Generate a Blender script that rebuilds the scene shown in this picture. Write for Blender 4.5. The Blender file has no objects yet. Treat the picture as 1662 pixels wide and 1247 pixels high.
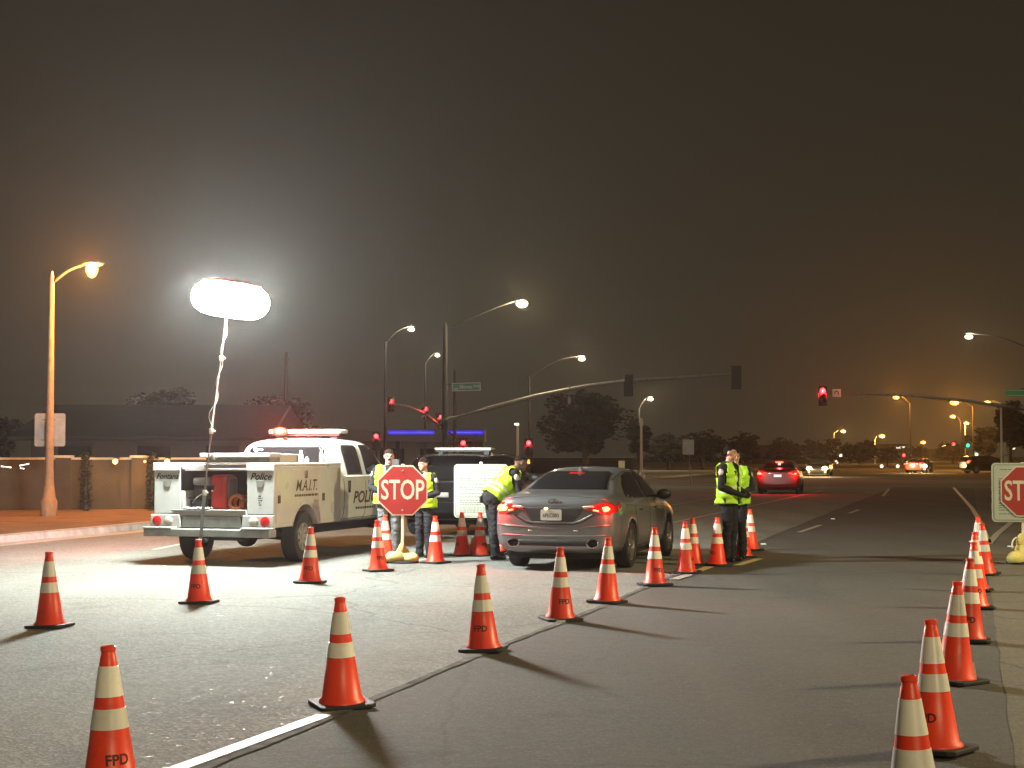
import bpy, bmesh, math, random
import numpy as np
from mathutils import Vector, Matrix, Quaternion
from mathutils.bvhtree import BVHTree
from mathutils.geometry import delaunay_2d_cdt

random.seed(7)
scene = bpy.context.scene
C = scene.collection
R = math.radians

# ------------------------------------------------------------------ camera
F, CX, CY, HORIZON, EYE = 2500.0, 831.0, 623.5, 741.0, 1.62
PITCH = math.atan((HORIZON - CY) / F)
cam_data = bpy.data.cameras.new('camera')
cam = bpy.data.objects.new('camera', cam_data)
C.objects.link(cam)
cam.location = (0, 0, EYE)
cam.rotation_euler = (R(90) + PITCH, 0, 0)
cam_data.sensor_fit = 'HORIZONTAL'
cam_data.sensor_width = 36.0
cam_data.lens = F / 1662.0 * 36.0
cam_data.clip_start = 0.1
cam_data.clip_end = 4000.0
scene.camera = cam

# ------------------------------------------------------------------ night sky lit by the town
world = bpy.data.worlds.new('World')
scene.world = world
world.use_nodes = True
wn = world.node_tree.nodes
wl = world.node_tree.links
wn.clear()
w_out = wn.new('ShaderNodeOutputWorld')
w_bg = wn.new('ShaderNodeBackground')
w_tc = wn.new('ShaderNodeTexCoord')
w_sep = wn.new('ShaderNodeSeparateXYZ')
w_ramp = wn.new('ShaderNodeValToRGB')
w_ramp.color_ramp.elements[0].position = 0.0
w_ramp.color_ramp.elements[0].color = (0.026, 0.021, 0.0135, 1)
w_ramp.color_ramp.elements[1].position = 0.6
w_ramp.color_ramp.elements[1].color = (0.014, 0.011, 0.0075, 1)
e = w_ramp.color_ramp.elements.new(0.14)
e.color = (0.0215, 0.0172, 0.011, 1)
e = w_ramp.color_ramp.elements.new(0.32)
e.color = (0.018, 0.0142, 0.0095, 1)
wl.new(w_tc.outputs['Generated'], w_sep.inputs[0])
wl.new(w_sep.outputs['Z'], w_ramp.inputs[0])
wl.new(w_ramp.outputs[0], w_bg.inputs['Color'])
w_bg.inputs['Strength'].default_value = 1.0
wl.new(w_bg.outputs[0], w_out.inputs[0])

# ------------------------------------------------------------------ exposure and sampling
scene.render.engine = 'CYCLES'
scene.view_settings.view_transform = 'Standard'
scene.view_settings.look = 'None'
scene.view_settings.gamma = 1.0
scene.view_settings.exposure = 0.35
scene.view_settings.use_curve_mapping = False
cy = scene.cycles
cy.use_denoising = True
cy.denoiser = 'OPENIMAGEDENOISE'
cy.max_bounces = 5
cy.diffuse_bounces = 2
cy.glossy_bounces = 3
cy.transmission_bounces = 4
cy.volume_bounces = 0
cy.sample_clamp_indirect = 3.0
cy.sample_clamp_direct = 0.0
cy.caustics_reflective = False
cy.caustics_refractive = False
cy.use_light_tree = True

# lamp strengths (radiance of each lens)
BALLOON_POWER = 2050.0      # radiance of the balloon fabric
RIGHT_LAMP = 800.0          # candela-like strengths of the street lamps
SODIUM_LAMP = 300.0
BACK_LAMP = 800.0

# ------------------------------------------------------------------ pixel helpers (photo pixels, 1662 x 1247)
_f = Vector((0, math.cos(PITCH), math.sin(PITCH)))
_u = Vector((0, -math.sin(PITCH), math.cos(PITCH)))
_r = Vector((1, 0, 0))
def ray(px, py):
    return _f + _r * ((px - CX) / F) + _u * ((CY - py) / F)
def at(px, py, Y):
    d = ray(px, py)
    return Vector((0, 0, EYE)) + d * (Y / d.y)
def ground_at(px, py, z=0.0):
    d = ray(px, py)
    return Vector((0, 0, EYE)) + d * ((z - EYE) / d.z)

HEAD = R(16.5)                 # the road runs 16.5 degrees to the right of the view
SH, CH = math.sin(HEAD), math.cos(HEAD)
def road(v, u, z=0.0):         # v metres to the right of the camera's line, u metres along the road
    return Vector((v * CH + u * SH, u * CH - v * SH, z))

# ------------------------------------------------------------------ mesh builder
def _frame(d):
    d = d.normalized()
    a = Vector((0, 0, 1)) if abs(d.z) < 0.95 else Vector((1, 0, 0))
    x = d.cross(a).normalized()
    y = x.cross(d).normalized()
    return x, y

class MB:
    def __init__(self):
        self.v = []; self.f = []; self.m = []
    def add(self, vs, fs, mi=0):
        o = len(self.v)
        self.v.extend([tuple(p) for p in vs])
        self.f.extend([tuple(i + o for i in f) for f in fs])
        self.m.extend([mi] * len(fs))
        return self
    def box(self, c, s, rot=None, mi=0, taper=1.0):
        hx, hy, hz = s[0] / 2, s[1] / 2, s[2] / 2
        vs = []
        for z, t in ((-hz, 1.0), (hz, taper)):
            for x, y in ((-hx, -hy), (hx, -hy), (hx, hy), (-hx, hy)):
                p = Vector((x * t, y * t, z))
                if rot is not None: p = rot @ p
                vs.append(p + Vector(c))
        fs = [(3, 2, 1, 0), (4, 5, 6, 7), (0, 1, 5, 4), (1, 2, 6, 5), (2, 3, 7, 6), (3, 0, 4, 7)]
        return self.add(vs, fs, mi)
    def span(self, x0, x1, y0, y1, z0, z1, mi=0):
        return self.box(((x0 + x1) / 2, (y0 + y1) / 2, (z0 + z1) / 2), (x1 - x0, y1 - y0, z1 - z0), mi=mi)
    def tube(self, pts, rad, seg=10, caps=True, mi=0):
        pts = [Vector(p) for p in pts]
        if not isinstance(rad, (list, tuple)): rad = [rad] * len(pts)
        vs = []; fs = []
        fx = None
        for i, p in enumerate(pts):
            d = (pts[min(i + 1, len(pts) - 1)] - pts[max(i - 1, 0)])
            if fx is None:
                fx, fy = _frame(d)
            else:
                dn = d.normalized()
                fx = (fx - dn * fx.dot(dn)).normalized(); fy = fx.cross(dn) * -1
            for k in range(seg):
                a = 2 * math.pi * k / seg
                vs.append(p + (fx * math.cos(a) + fy * math.sin(a)) * rad[i])
        n = len(pts)
        for i in range(n - 1):
            for k in range(seg):
                k2 = (k + 1) % seg
                fs.append((i * seg + k, i * seg + k2, (i + 1) * seg + k2, (i + 1) * seg + k))
        if caps:
            fs.append(tuple(range(seg - 1, -1, -1)))
            fs.append(tuple((n - 1) * seg + k for k in range(seg)))
        return self.add(vs, fs, mi)
    def lathe(self, prof, seg=20, c=(0, 0, 0), axis='Z', mi=0, caps=True):
        vs = []; fs = []
        for r, h in prof:
            for k in range(seg):
                a = 2 * math.pi * k / seg
                p = (r * math.cos(a), r * math.sin(a), h)
                if axis == 'X': p = (h, p[0], p[1])
                elif axis == 'Y': p = (p[0], h, p[1])
                vs.append(Vector(p) + Vector(c))
        n = len(prof)
        for i in range(n - 1):
            for k in range(seg):
                k2 = (k + 1) % seg
                fs.append((i * seg + k, i * seg + k2, (i + 1) * seg + k2, (i + 1) * seg + k))
        if caps:
            fs.append(tuple(range(seg - 1, -1, -1)))
            fs.append(tuple((n - 1) * seg + k for k in range(seg)))
        return self.add(vs, fs, mi)
    def ball(self, c, r, seg=12, rings=8, mi=0, rot=None):
        if not isinstance(r, (tuple, list)): r = (r, r, r)
        vs = []; fs = []
        for i in range(1, rings):
            t = math.pi * i / rings
            for k in range(seg):
                a = 2 * math.pi * k / seg
                p = Vector((r[0] * math.sin(t) * math.cos(a), r[1] * math.sin(t) * math.sin(a), -r[2] * math.cos(t)))
                vs.append(p)
        b = len(vs); vs.append(Vector((0, 0, -r[2]))); vs.append(Vector((0, 0, r[2])))
        for i in range(rings - 2):
            for k in range(seg):
                k2 = (k + 1) % seg
                fs.append((i * seg + k, i * seg + k2, (i + 1) * seg + k2, (i + 1) * seg + k))
        for k in range(seg):
            k2 = (k + 1) % seg
            fs.append((b, k2, k))
            fs.append((b + 1, (rings - 2) * seg + k, (rings - 2) * seg + k2))
        if rot is not None: vs = [rot @ p for p in vs]
        return self.add([p + Vector(c) for p in vs], fs, mi)
    def prism(self, poly, a, b, axis='Y', mi=0):
        n = len(poly)
        def P(p, h):
            if axis == 'Y': return (p[0], h, p[1])
            if axis == 'X': return (h, p[0], p[1])
            return (p[0], p[1], h)
        vs = [P(p, a) for p in poly] + [P(p, b) for p in poly]
        fs = [tuple(range(n)), tuple(range(2 * n - 1, n - 1, -1))]
        for i in range(n):
            j = (i + 1) % n
            fs.append((i, i + n, j + n, j))
        return self.add(vs, fs, mi)
    def quad(self, a, b, c, d, mi=0):
        return self.add([a, b, c, d], [(0, 1, 2, 3)], mi)
    def mesh(self, name, mats):
        me = bpy.data.meshes.new(name)
        me.from_pydata([tuple(p) for p in self.v], [], self.f)
        if not isinstance(mats, (list, tuple)): mats = [mats]
        for m in mats: me.materials.append(m)
        if len(mats) > 1:
            me.polygons.foreach_set('material_index', self.m)
        bm = bmesh.new(); bm.from_mesh(me)
        bmesh.ops.recalc_face_normals(bm, faces=bm.faces)
        bm.to_mesh(me); bm.free()
        me.update()
        return me
    def build(self, name, mats, parent=None, smooth=None, bevel=0.0, segs=2):
        me = self.mesh(name, mats)
        if smooth is not None:
            smooth_mesh(me, smooth)
        o = link(name, me, parent)
        if bevel:
            b = o.modifiers.new('bevel', 'BEVEL')
            b.width = bevel; b.segments = segs; b.limit_method = 'ANGLE'; b.angle_limit = R(40)
            b.harden_normals = False
            smooth_mesh(me, 40)
        return o

def smooth_mesh(me, ang):
    me.polygons.foreach_set('use_smooth', [True] * len(me.polygons))
    me.set_sharp_from_angle(angle=R(ang))

def link(name, data, parent=None):
    o = bpy.data.objects.new(name, data)
    C.objects.link(o)
    if parent is not None: o.parent = parent
    return o

def tag(o, label=None, cat=None, group=None, kind=None):
    if label: o['label'] = label
    if cat: o['category'] = cat
    if group: o['group'] = group
    if kind: o['kind'] = kind
    return o

def thing(name, label, cat, loc=(0, 0, 0), rotz=0.0, group=None):
    o = link(name, None)
    o.empty_display_size = 0.1
    o.location = loc
    o.rotation_euler = (0, 0, rotz)
    return tag(o, label, cat, group)

def structure(o):
    o['kind'] = 'structure'
    return o

def copy_tree(o, parent=None):
    c = o.copy()
    C.objects.link(c)
    c.parent = parent
    for ch in list(o.children): copy_tree(ch, c)
    return c

def evaluated_mesh(o):
    dg = bpy.context.evaluated_depsgraph_get()
    dg.update()
    return bpy.data.meshes.new_from_object(o.evaluated_get(dg))

# ------------------------------------------------------------------ materials
def new_mat(name):
    m = bpy.data.materials.new(name)
    m.use_nodes = True
    nt = m.node_tree
    return m, nt, nt.nodes['Principled BSDF']

def mat(name, col, rough=0.5, metal=0.0, var=0.0, vscale=6.0, bump=0.0, bscale=80.0, coat=0.0, spec=0.5, dirt=None, rvar=0.0):
    m, nt, p = new_mat(name)
    N, L = nt.nodes, nt.links
    p.inputs['Base Color'].default_value = (*col, 1)
    p.inputs['Roughness'].default_value = rough
    p.inputs['Metallic'].default_value = metal
    p.inputs['Coat Weight'].default_value = coat
    p.inputs['Coat Roughness'].default_value = 0.06
    p.inputs['Specular IOR Level'].default_value = spec
    tc = N.new('ShaderNodeTexCoord')
    if var or dirt or rvar:
        n = N.new('ShaderNodeTexNoise'); n.inputs['Scale'].default_value = vscale
        n.inputs['Detail'].default_value = 6; n.inputs['Roughness'].default_value = 0.65
        L.new(tc.outputs['Object'], n.inputs['Vector'])
        mx = N.new('ShaderNodeMix'); mx.data_type = 'RGBA'
        r = N.new('ShaderNodeMapRange'); r.inputs[1].default_value = 0.3; r.inputs[2].default_value = 0.7
        L.new(n.outputs[0], r.inputs[0])
        L.new(r.outputs[0], mx.inputs[0])
        lo = dirt if dirt else tuple(c * (1 - var) for c in col)
        hi = tuple(min(1, c * (1 + var * 0.7)) for c in col)
        mx.inputs[6].default_value = (*lo, 1)
        mx.inputs[7].default_value = (*hi, 1)
        L.new(mx.outputs[2], p.inputs['Base Color'])
        if rvar:
            r2 = N.new('ShaderNodeMapRange'); r2.inputs[1].default_value = 0.3; r2.inputs[2].default_value = 0.7
            r2.inputs[3].default_value = rough + rvar; r2.inputs[4].default_value = max(0.02, rough - rvar)
            L.new(n.outputs[0], r2.inputs[0]); L.new(r2.outputs[0], p.inputs['Roughness'])
    if bump:
        b = N.new('ShaderNodeTexNoise'); b.inputs['Scale'].default_value = bscale; b.inputs['Detail'].default_value = 4
        L.new(tc.outputs['Object'], b.inputs['Vector'])
        bp = N.new('ShaderNodeBump'); bp.inputs['Strength'].default_value = bump; bp.inputs['Distance'].default_value = 0.02
        L.new(b.outputs[0], bp.inputs['Height']); L.new(bp.outputs[0], p.inputs['Normal'])
    return m

def emit(name, col, strength, base=(0.8, 0.8, 0.8)):
    m, nt, p = new_mat(name)
    p.inputs['Base Color'].default_value = (*base, 1)
    p.inputs['Emission Color'].default_value = (*col, 1)
    p.inputs['Emission Strength'].default_value = strength
    p.inputs['Roughness'].default_value = 0.3
    return m

def asphalt(name, lo, hi, stone, grain=1.0, crack=0.6):
    m, nt, p = new_mat(name)
    p.inputs['Specular IOR Level'].default_value = 0.22
    N, L = nt.nodes, nt.links
    tc = N.new('ShaderNodeTexCoord')
    big = N.new('ShaderNodeTexNoise'); big.inputs['Scale'].default_value = 0.35; big.inputs['Detail'].default_value = 5
    L.new(tc.outputs['Object'], big.inputs['Vector'])
    mid = N.new('ShaderNodeTexNoise'); mid.inputs['Scale'].default_value = 9.0; mid.inputs['Detail'].default_value = 8
    mid.inputs['Roughness'].default_value = 0.7
    L.new(tc.outputs['Object'], mid.inputs['Vector'])
    # long streaks along the lanes left by tyres
    mp = N.new('ShaderNodeMapping'); mp.inputs['Rotation'].default_value = (0, 0, HEAD)
    mp.inputs['Scale'].default_value = (0.9, 0.03, 1)
    L.new(tc.outputs['Object'], mp.inputs['Vector'])
    st = N.new('ShaderNodeTexNoise'); st.inputs['Scale'].default_value = 1.0; st.inputs['Detail'].default_value = 3
    L.new(mp.outputs[0], st.inputs['Vector'])
    a1 = N.new('ShaderNodeMath'); a1.operation = 'ADD'
    L.new(big.outputs[0], a1.inputs[0]); L.new(st.outputs[0], a1.inputs[1])
    a2 = N.new('ShaderNodeMath'); a2.operation = 'ADD'
    L.new(a1.outputs[0], a2.inputs[0]); L.new(mid.outputs[0], a2.inputs[1])
    mr = N.new('ShaderNodeMapRange'); mr.inputs[1].default_value = 1.15; mr.inputs[2].default_value = 1.8
    L.new(a2.outputs[0], mr.inputs[0])
    mx = N.new('ShaderNodeMix'); mx.data_type = 'RGBA'
    mx.inputs[6].default_value = (*lo, 1); mx.inputs[7].default_value = (*hi, 1)
    L.new(mr.outputs[0], mx.inputs[0])
    vo = N.new('ShaderNodeTexVoronoi'); vo.inputs['Scale'].default_value = 55.0 / grain
    L.new(tc.outputs['Object'], vo.inputs['Vector'])
    sp = N.new('ShaderNodeMapRange'); sp.inputs[1].default_value = 0.62; sp.inputs[2].default_value = 0.8
    sepc = N.new('ShaderNodeSeparateColor'); L.new(vo.outputs['Color'], sepc.inputs[0])
    L.new(sepc.outputs[0], sp.inputs[0])
    mx2 = N.new('ShaderNodeMix'); mx2.data_type = 'RGBA'
    m3 = N.new('ShaderNodeMath'); m3.operation = 'MULTIPLY'; m3.inputs[1].default_value = 0.4
    L.new(sp.outputs[0], m3.inputs[0]); L.new(m3.outputs[0], mx2.inputs[0])
    L.new(mx.outputs[2], mx2.inputs[6]); mx2.inputs[7].default_value = (*stone, 1)
    # oil drips and dark patches
    oi = N.new('ShaderNodeTexNoise'); oi.inputs['Scale'].default_value = 0.8; oi.inputs['Detail'].default_value = 7; oi.inputs['Roughness'].default_value = 0.7
    L.new(tc.outputs['Object'], oi.inputs['Vector'])
    om = N.new('ShaderNodeMapRange'); om.inputs[1].default_value = 0.58; om.inputs[2].default_value = 0.70; om.inputs[4].default_value = 0.35
    L.new(oi.outputs[0], om.inputs[0])
    mxo = N.new('ShaderNodeMix'); mxo.data_type = 'RGBA'
    L.new(om.outputs[0], mxo.inputs[0]); L.new(mx2.outputs[2], mxo.inputs[6]); mxo.inputs[7].default_value = (0.03, 0.029, 0.027, 1)
    mx2 = mxo
    # hairline cracks
    wv = N.new('ShaderNodeTexNoise'); wv.inputs['Scale'].default_value = 1.2; wv.inputs['Detail'].default_value = 6
    L.new(tc.outputs['Object'], wv.inputs['Vector'])
    va = N.new('ShaderNodeMix'); va.data_type = 'VECTOR'; va.inputs[0].default_value = 0.35
    L.new(tc.outputs['Object'], va.inputs[4]); L.new(wv.outputs['Color'], va.inputs[5])
    cr = N.new('ShaderNodeTexVoronoi'); cr.feature = 'DISTANCE_TO_EDGE'; cr.inputs['Scale'].default_value = 0.32
    L.new(va.outputs[1], cr.inputs['Vector'])
    cm = N.new('ShaderNodeMapRange'); cm.inputs[1].default_value = 0.002; cm.inputs[2].default_value = 0.005
    cm.inputs[3].default_value = crack; cm.inputs[4].default_value = 0.0
    L.new(cr.outputs['Distance'], cm.inputs[0])
    mx3 = N.new('ShaderNodeMix'); mx3.data_type = 'RGBA'
    L.new(cm.outputs[0], mx3.inputs[0]); L.new(mx2.outputs[2], mx3.inputs[6])
    mx3.inputs[7].default_value = (0.012, 0.012, 0.011, 1)
    L.new(mx3.outputs[2], p.inputs['Base Color'])
    rr = N.new('ShaderNodeMapRange'); rr.inputs[1].default_value = 0.97; rr.inputs[2].default_value = 1.0; rr.inputs[3].default_value = 0.92; rr.inputs[4].default_value = 0.55
    L.new(sepc.outputs[1], rr.inputs[0]); L.new(rr.outputs[0], p.inputs['Roughness'])
    bp = N.new('ShaderNodeBump'); bp.inputs['Strength'].default_value = 0.7; bp.inputs['Distance'].default_value = 0.005 * grain
    L.new(vo.outputs['Distance'], bp.inputs['Height'])
    bp2 = N.new('ShaderNodeBump'); bp2.inputs['Strength'].default_value = 0.5; bp2.inputs['Distance'].default_value = 0.02
    L.new(mid.outputs[0], bp2.inputs['Height']); L.new(bp.outputs[0], bp2.inputs['Normal'])
    L.new(bp2.outputs[0], p.inputs['Normal'])
    return m

def worn_paint(name, col, under, cover=0.5):
    m, nt, p = new_mat(name)
    N, L = nt.nodes, nt.links
    tc = N.new('ShaderNodeTexCoord')
    n = N.new('ShaderNodeTexNoise'); n.inputs['Scale'].default_value = 14; n.inputs['Detail'].default_value = 9
    n.inputs['Roughness'].default_value = 0.75
    L.new(tc.outputs['Object'], n.inputs['Vector'])
    r = N.new('ShaderNodeMapRange'); r.inputs[1].default_value = cover - 0.12; r.inputs[2].default_value = cover + 0.06
    L.new(n.outputs[0], r.inputs[0])
    mx = N.new('ShaderNodeMix'); mx.data_type = 'RGBA'
    L.new(r.outputs[0], mx.inputs[0])
    mx.inputs[6].default_value = (*under, 1); mx.inputs[7].default_value = (*col, 1)
    L.new(mx.outputs[2], p.inputs['Base Color'])
    p.inputs['Roughness'].default_value = 0.6
    return m

M = {}
M['asphalt_old'] = asphalt('old_asphalt', (0.13, 0.135, 0.122), (0.215, 0.222, 0.203), (0.34, 0.345, 0.31), 1.3, 0.3)
M['asphalt_new'] = asphalt('newer_asphalt', (0.075, 0.074, 0.070), (0.108, 0.105, 0.098), (0.15, 0.146, 0.135), 0.8, 0.15)
M['asphalt_far'] = asphalt('side_asphalt', (0.11, 0.104, 0.084), (0.16, 0.15, 0.122), (0.22, 0.21, 0.175), 1.0, 0.35)
M['concrete'] = mat('concrete', (0.38, 0.37, 0.34), 0.85, var=0.35, vscale=2.5, bump=0.3, bscale=60)
M['soil'] = mat('red_soil', (0.12, 0.062, 0.034), 0.95, var=0.5, vscale=1.5, bump=0.7, bscale=25)
M['ground'] = mat('dry_ground', (0.07, 0.055, 0.04), 0.95, var=0.4, vscale=0.5)
M['line_white'] = worn_paint('worn_white_line', (0.42, 0.41, 0.36), (0.15, 0.15, 0.135), 0.45)
M['line_yellow'] = worn_paint('worn_pale_yellow_line', (0.7, 0.6, 0.3), (0.2, 0.18, 0.12), 0.4)
M['marker'] = mat('ceramic_marker', (0.75, 0.74, 0.7), 0.35)
def scuffed(name, col, worn, rough, amount):
    """plastic that differs a little from cone to cone, with scuffs and tyre marks"""
    m, nt, p = new_mat(name)
    N, L = nt.nodes, nt.links
    tc = N.new('ShaderNodeTexCoord'); oi = N.new('ShaderNodeObjectInfo')
    ad = N.new('ShaderNodeVectorMath'); ad.operation = 'ADD'
    cb = N.new('ShaderNodeCombineXYZ')
    ml = N.new('ShaderNodeMath'); ml.operation = 'MULTIPLY'; ml.inputs[1].default_value = 37.0
    L.new(oi.outputs['Random'], ml.inputs[0]); L.new(ml.outputs[0], cb.inputs[0]); L.new(ml.outputs[0], cb.inputs[2])
    L.new(tc.outputs['Object'], ad.inputs[0]); L.new(cb.outputs[0], ad.inputs[1])
    n1 = N.new('ShaderNodeTexNoise'); n1.inputs['Scale'].default_value = 5.0; n1.inputs['Detail'].default_value = 8; n1.inputs['Roughness'].default_value = 0.75
    L.new(ad.outputs[0], n1.inputs['Vector'])
    r1 = N.new('ShaderNodeMapRange'); r1.inputs[1].default_value = 0.53; r1.inputs[2].default_value = 0.72; r1.inputs[4].default_value = amount
    L.new(n1.outputs[0], r1.inputs[0])
    hsv = N.new('ShaderNodeHueSaturation'); hsv.inputs['Color'].default_value = (*col, 1)
    r2 = N.new('ShaderNodeMapRange'); r2.inputs[3].default_value = 0.78; r2.inputs[4].default_value = 1.12
    L.new(oi.outputs['Random'], r2.inputs[0]); L.new(r2.outputs[0], hsv.inputs['Value'])
    mx = N.new('ShaderNodeMix'); mx.data_type = 'RGBA'
    L.new(r1.outputs[0], mx.inputs[0]); L.new(hsv.outputs[0], mx.inputs[6]); mx.inputs[7].default_value = (*worn, 1)
    L.new(mx.outputs[2], p.inputs['Base Color'])
    r3 = N.new('ShaderNodeMapRange'); r3.inputs[3].default_value = rough; r3.inputs[4].default_value = min(1, rough + 0.35)
    L.new(r1.outputs[0], r3.inputs[0]); L.new(r3.outputs[0], p.inputs['Roughness'])
    bp = N.new('ShaderNodeBump'); bp.inputs['Strength'].default_value = 0.15; bp.inputs['Distance'].default_value = 0.01
    L.new(n1.outputs[0], bp.inputs['Height']); L.new(bp.outputs[0], p.inputs['Normal'])
    return m
M['orange'] = scuffed('cone_orange', (0.95, 0.062, 0.02), (0.32, 0.025, 0.014), 0.40, 0.5)
M['collar'] = scuffed('cone_reflective_collar', (0.86, 0.85, 0.80), (0.45, 0.40, 0.34), 0.32, 0.45)
M['rubber'] = mat('black_rubber', (0.018, 0.018, 0.018), 0.75, var=0.4, vscale=12, bump=0.2)
M['stencil'] = mat('worn_stencil_paint', (0.22, 0.018, 0.01), 0.7, dirt=(0.02, 0.008, 0.006), vscale=30)
M['white_paint'] = mat('white_truck_paint', (0.64, 0.665, 0.645), 0.32, var=0.10, vscale=2.2, coat=0.5, rvar=0.08)
M['white_dull'] = mat('white_bed_liner', (0.6, 0.61, 0.58), 0.55, var=0.2, vscale=5)
M['bumper_grey'] = mat('grey_step_bumper', (0.30, 0.31, 0.29), 0.5, metal=0.2, var=0.25, vscale=7)
M['dark_bed'] = mat('dark_bed_interior', (0.03, 0.028, 0.027), 0.8, var=0.3)
M['glass_dark'] = mat('dark_tinted_glass', (0.012, 0.012, 0.013), 0.02, spec=0.35)
M['chrome'] = mat('worn_chrome', (0.6, 0.6, 0.6), 0.2, metal=1.0, var=0.15, vscale=20)
M['alloy'] = mat('brushed_alloy', (0.45, 0.45, 0.44), 0.35, metal=0.9, var=0.2, vscale=15)
M['tyre'] = mat('tyre_rubber', (0.017, 0.017, 0.017), 0.8, bump=0.3, bscale=60)
M['black_plastic'] = mat('black_plastic', (0.02, 0.02, 0.02), 0.5, var=0.2)
M['under'] = mat('dark_underbody', (0.012, 0.012, 0.012), 0.9)
M['lens_red'] = mat('red_lens', (0.5, 0.015, 0.012), 0.15, coat=0.6)
M['lens_clear'] = mat('cloudy_clear_lens', (0.6, 0.58, 0.5), 0.2, coat=0.6)
M['sedan_paint'] = mat('grey_car_paint', (0.24, 0.245, 0.255), 0.33, metal=0.6, coat=0.8, var=0.05, vscale=2)
M['black_paint'] = mat('black_car_paint', (0.005, 0.005, 0.006), 0.25, coat=0.15, spec=0.25)
M['silver_paint'] = mat('silver_car_paint', (0.3, 0.3, 0.31), 0.35, metal=0.5, coat=0.5)
M['red_glow_paint'] = mat('red_glow_car_paint', (0.10, 0.015, 0.015), 0.3, metal=0.3, coat=0.5)  # red glow of the brake lamps put into the body colour
M['lettering_dark'] = mat('dark_vinyl_lettering', (0.012, 0.012, 0.016), 0.8, spec=0.2)
M['lettering_brown'] = mat('dark_brown_vinyl', (0.07, 0.035, 0.025), 0.5)
M['sign_red'] = mat('sign_red', (0.26, 0.013, 0.011), 0.5, var=0.12, vscale=8)
M['sign_white'] = mat('sign_white', (0.66, 0.65, 0.58), 0.5, var=0.08, vscale=6)
M['board_white'] = mat('notice_board_white', (0.33, 0.36, 0.30), 0.7, var=0.06, vscale=4, spec=0.2)
M['sign_cream'] = mat('aged_sign_sheeting', (0.50, 0.43, 0.32), 0.5, var=0.08, vscale=6)
M['sign_back'] = mat('bare_aluminium_sign_back', (0.32, 0.31, 0.29), 0.5, metal=0.4, var=0.2, vscale=5)
M['sign_text'] = mat('faded_print', (0.10, 0.115, 0.11), 0.8, spec=0.2)
M['sign_green'] = mat('sign_green', (0.03, 0.24, 0.11), 0.5)
M['post_cream'] = mat('cream_post_paint', (0.68, 0.64, 0.48), 0.5, var=0.1)
M['sandbag'] = mat('yellow_sandbag_fabric', (0.64, 0.58, 0.20), 0.85, var=0.25, vscale=10, bump=0.5, bscale=50)
M['galv'] = mat('galvanised_steel', (0.22, 0.215, 0.20), 0.5, metal=0.5, var=0.25, vscale=4)
M['conc_pole'] = mat('spun_concrete_pole', (0.27, 0.16, 0.09), 0.8, var=0.25, vscale=8, bump=0.3)
M['pole_dark'] = mat('dark_steel_pole', (0.022, 0.021, 0.019), 0.7, metal=0.0, var=0.2)
M['pole_white'] = mat('pale_painted_pole', (0.6, 0.58, 0.5), 0.5)
M['signal_black'] = mat('signal_housing', (0.022, 0.02, 0.018), 0.55)
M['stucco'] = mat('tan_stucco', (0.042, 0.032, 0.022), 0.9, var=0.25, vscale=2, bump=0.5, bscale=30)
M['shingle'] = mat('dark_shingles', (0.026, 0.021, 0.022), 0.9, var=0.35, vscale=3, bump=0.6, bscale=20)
M['bark'] = mat('bark', (0.12, 0.08, 0.05), 0.9, var=0.4, vscale=8, bump=0.6, bscale=15)
M['leaf'] = mat('leaves', (0.013, 0.018, 0.007), 0.8, var=0.5, vscale=1.2)
M['leaf_dark'] = mat('dark_leaves', (0.009, 0.011, 0.007), 0.9, var=0.5, vscale=1.0)
M['skin'] = mat('skin', (0.50, 0.29, 0.20), 0.5, var=0.08, vscale=20)
M['skin_deep'] = mat('deep_skin', (0.11, 0.062, 0.042), 0.45, var=0.08, vscale=20)
M['uniform'] = mat('dark_uniform_cloth', (0.010, 0.0105, 0.015), 0.9, var=0.35, vscale=9, bump=0.5, bscale=22)
M['uniform_grey'] = mat('grey_camouflage_cloth', (0.12, 0.125, 0.13), 0.9, var=0.6, vscale=22, bump=0.4, bscale=22)
M['boot'] = mat('black_leather_boot', (0.012, 0.012, 0.012), 0.35)
M['hair_black'] = mat('black_hair', (0.010, 0.008, 0.007), 0.9, bump=0.6, bscale=140, spec=0.1)
M['hair_brown'] = mat('dark_brown_hair', (0.02, 0.014, 0.010), 0.9, bump=0.6, bscale=140, spec=0.1)
M['vest'] = mat('lime_yellow_vest', (0.42, 0.80, 0.02), 0.75, var=0.12, vscale=10, bump=0.35, bscale=25)
M['vest_stripe'] = mat('silver_vest_stripe', (0.72, 0.76, 0.55), 0.4)
M['vest_trim'] = mat('dark_vest_trim', (0.16, 0.30, 0.03), 0.8)
M['patch'] = mat('pale_shoulder_patch', (0.5, 0.5, 0.5), 0.7, var=0.5, vscale=60)
M['eye'] = mat('dark_eye', (0.01, 0.008, 0.006), 0.2)
M['lips'] = mat('lips', (0.28, 0.10, 0.08), 0.5)
# ================================================================== text and flat print
def text_mesh(txt, size, shear=0.0, width=1.0, bold=0.0, align='CENTER', depth=0.0):
    cu = bpy.data.curves.new('lettering', 'FONT')
    cu.body = txt; cu.size = size; cu.shear = shear; cu.align_x = align; cu.align_y = 'CENTER'
    cu.offset = bold; cu.extrude = depth; cu.resolution_u = 3
    o = bpy.data.objects.new('tmp', cu); C.objects.link(o)
    me = evaluated_mesh(o)
    bpy.data.objects.remove(o); bpy.data.curves.remove(cu)
    for v in me.vertices: v.co.x *= width
    return me

def place_text(name, txt, size, m, parent, loc, rot, **kw):
    me = text_mesh(txt, size, **kw)
    me.materials.clear(); me.materials.append(m)
    o = link(name, me, parent)
    o.location = loc; o.rotation_euler = rot
    return o

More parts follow.
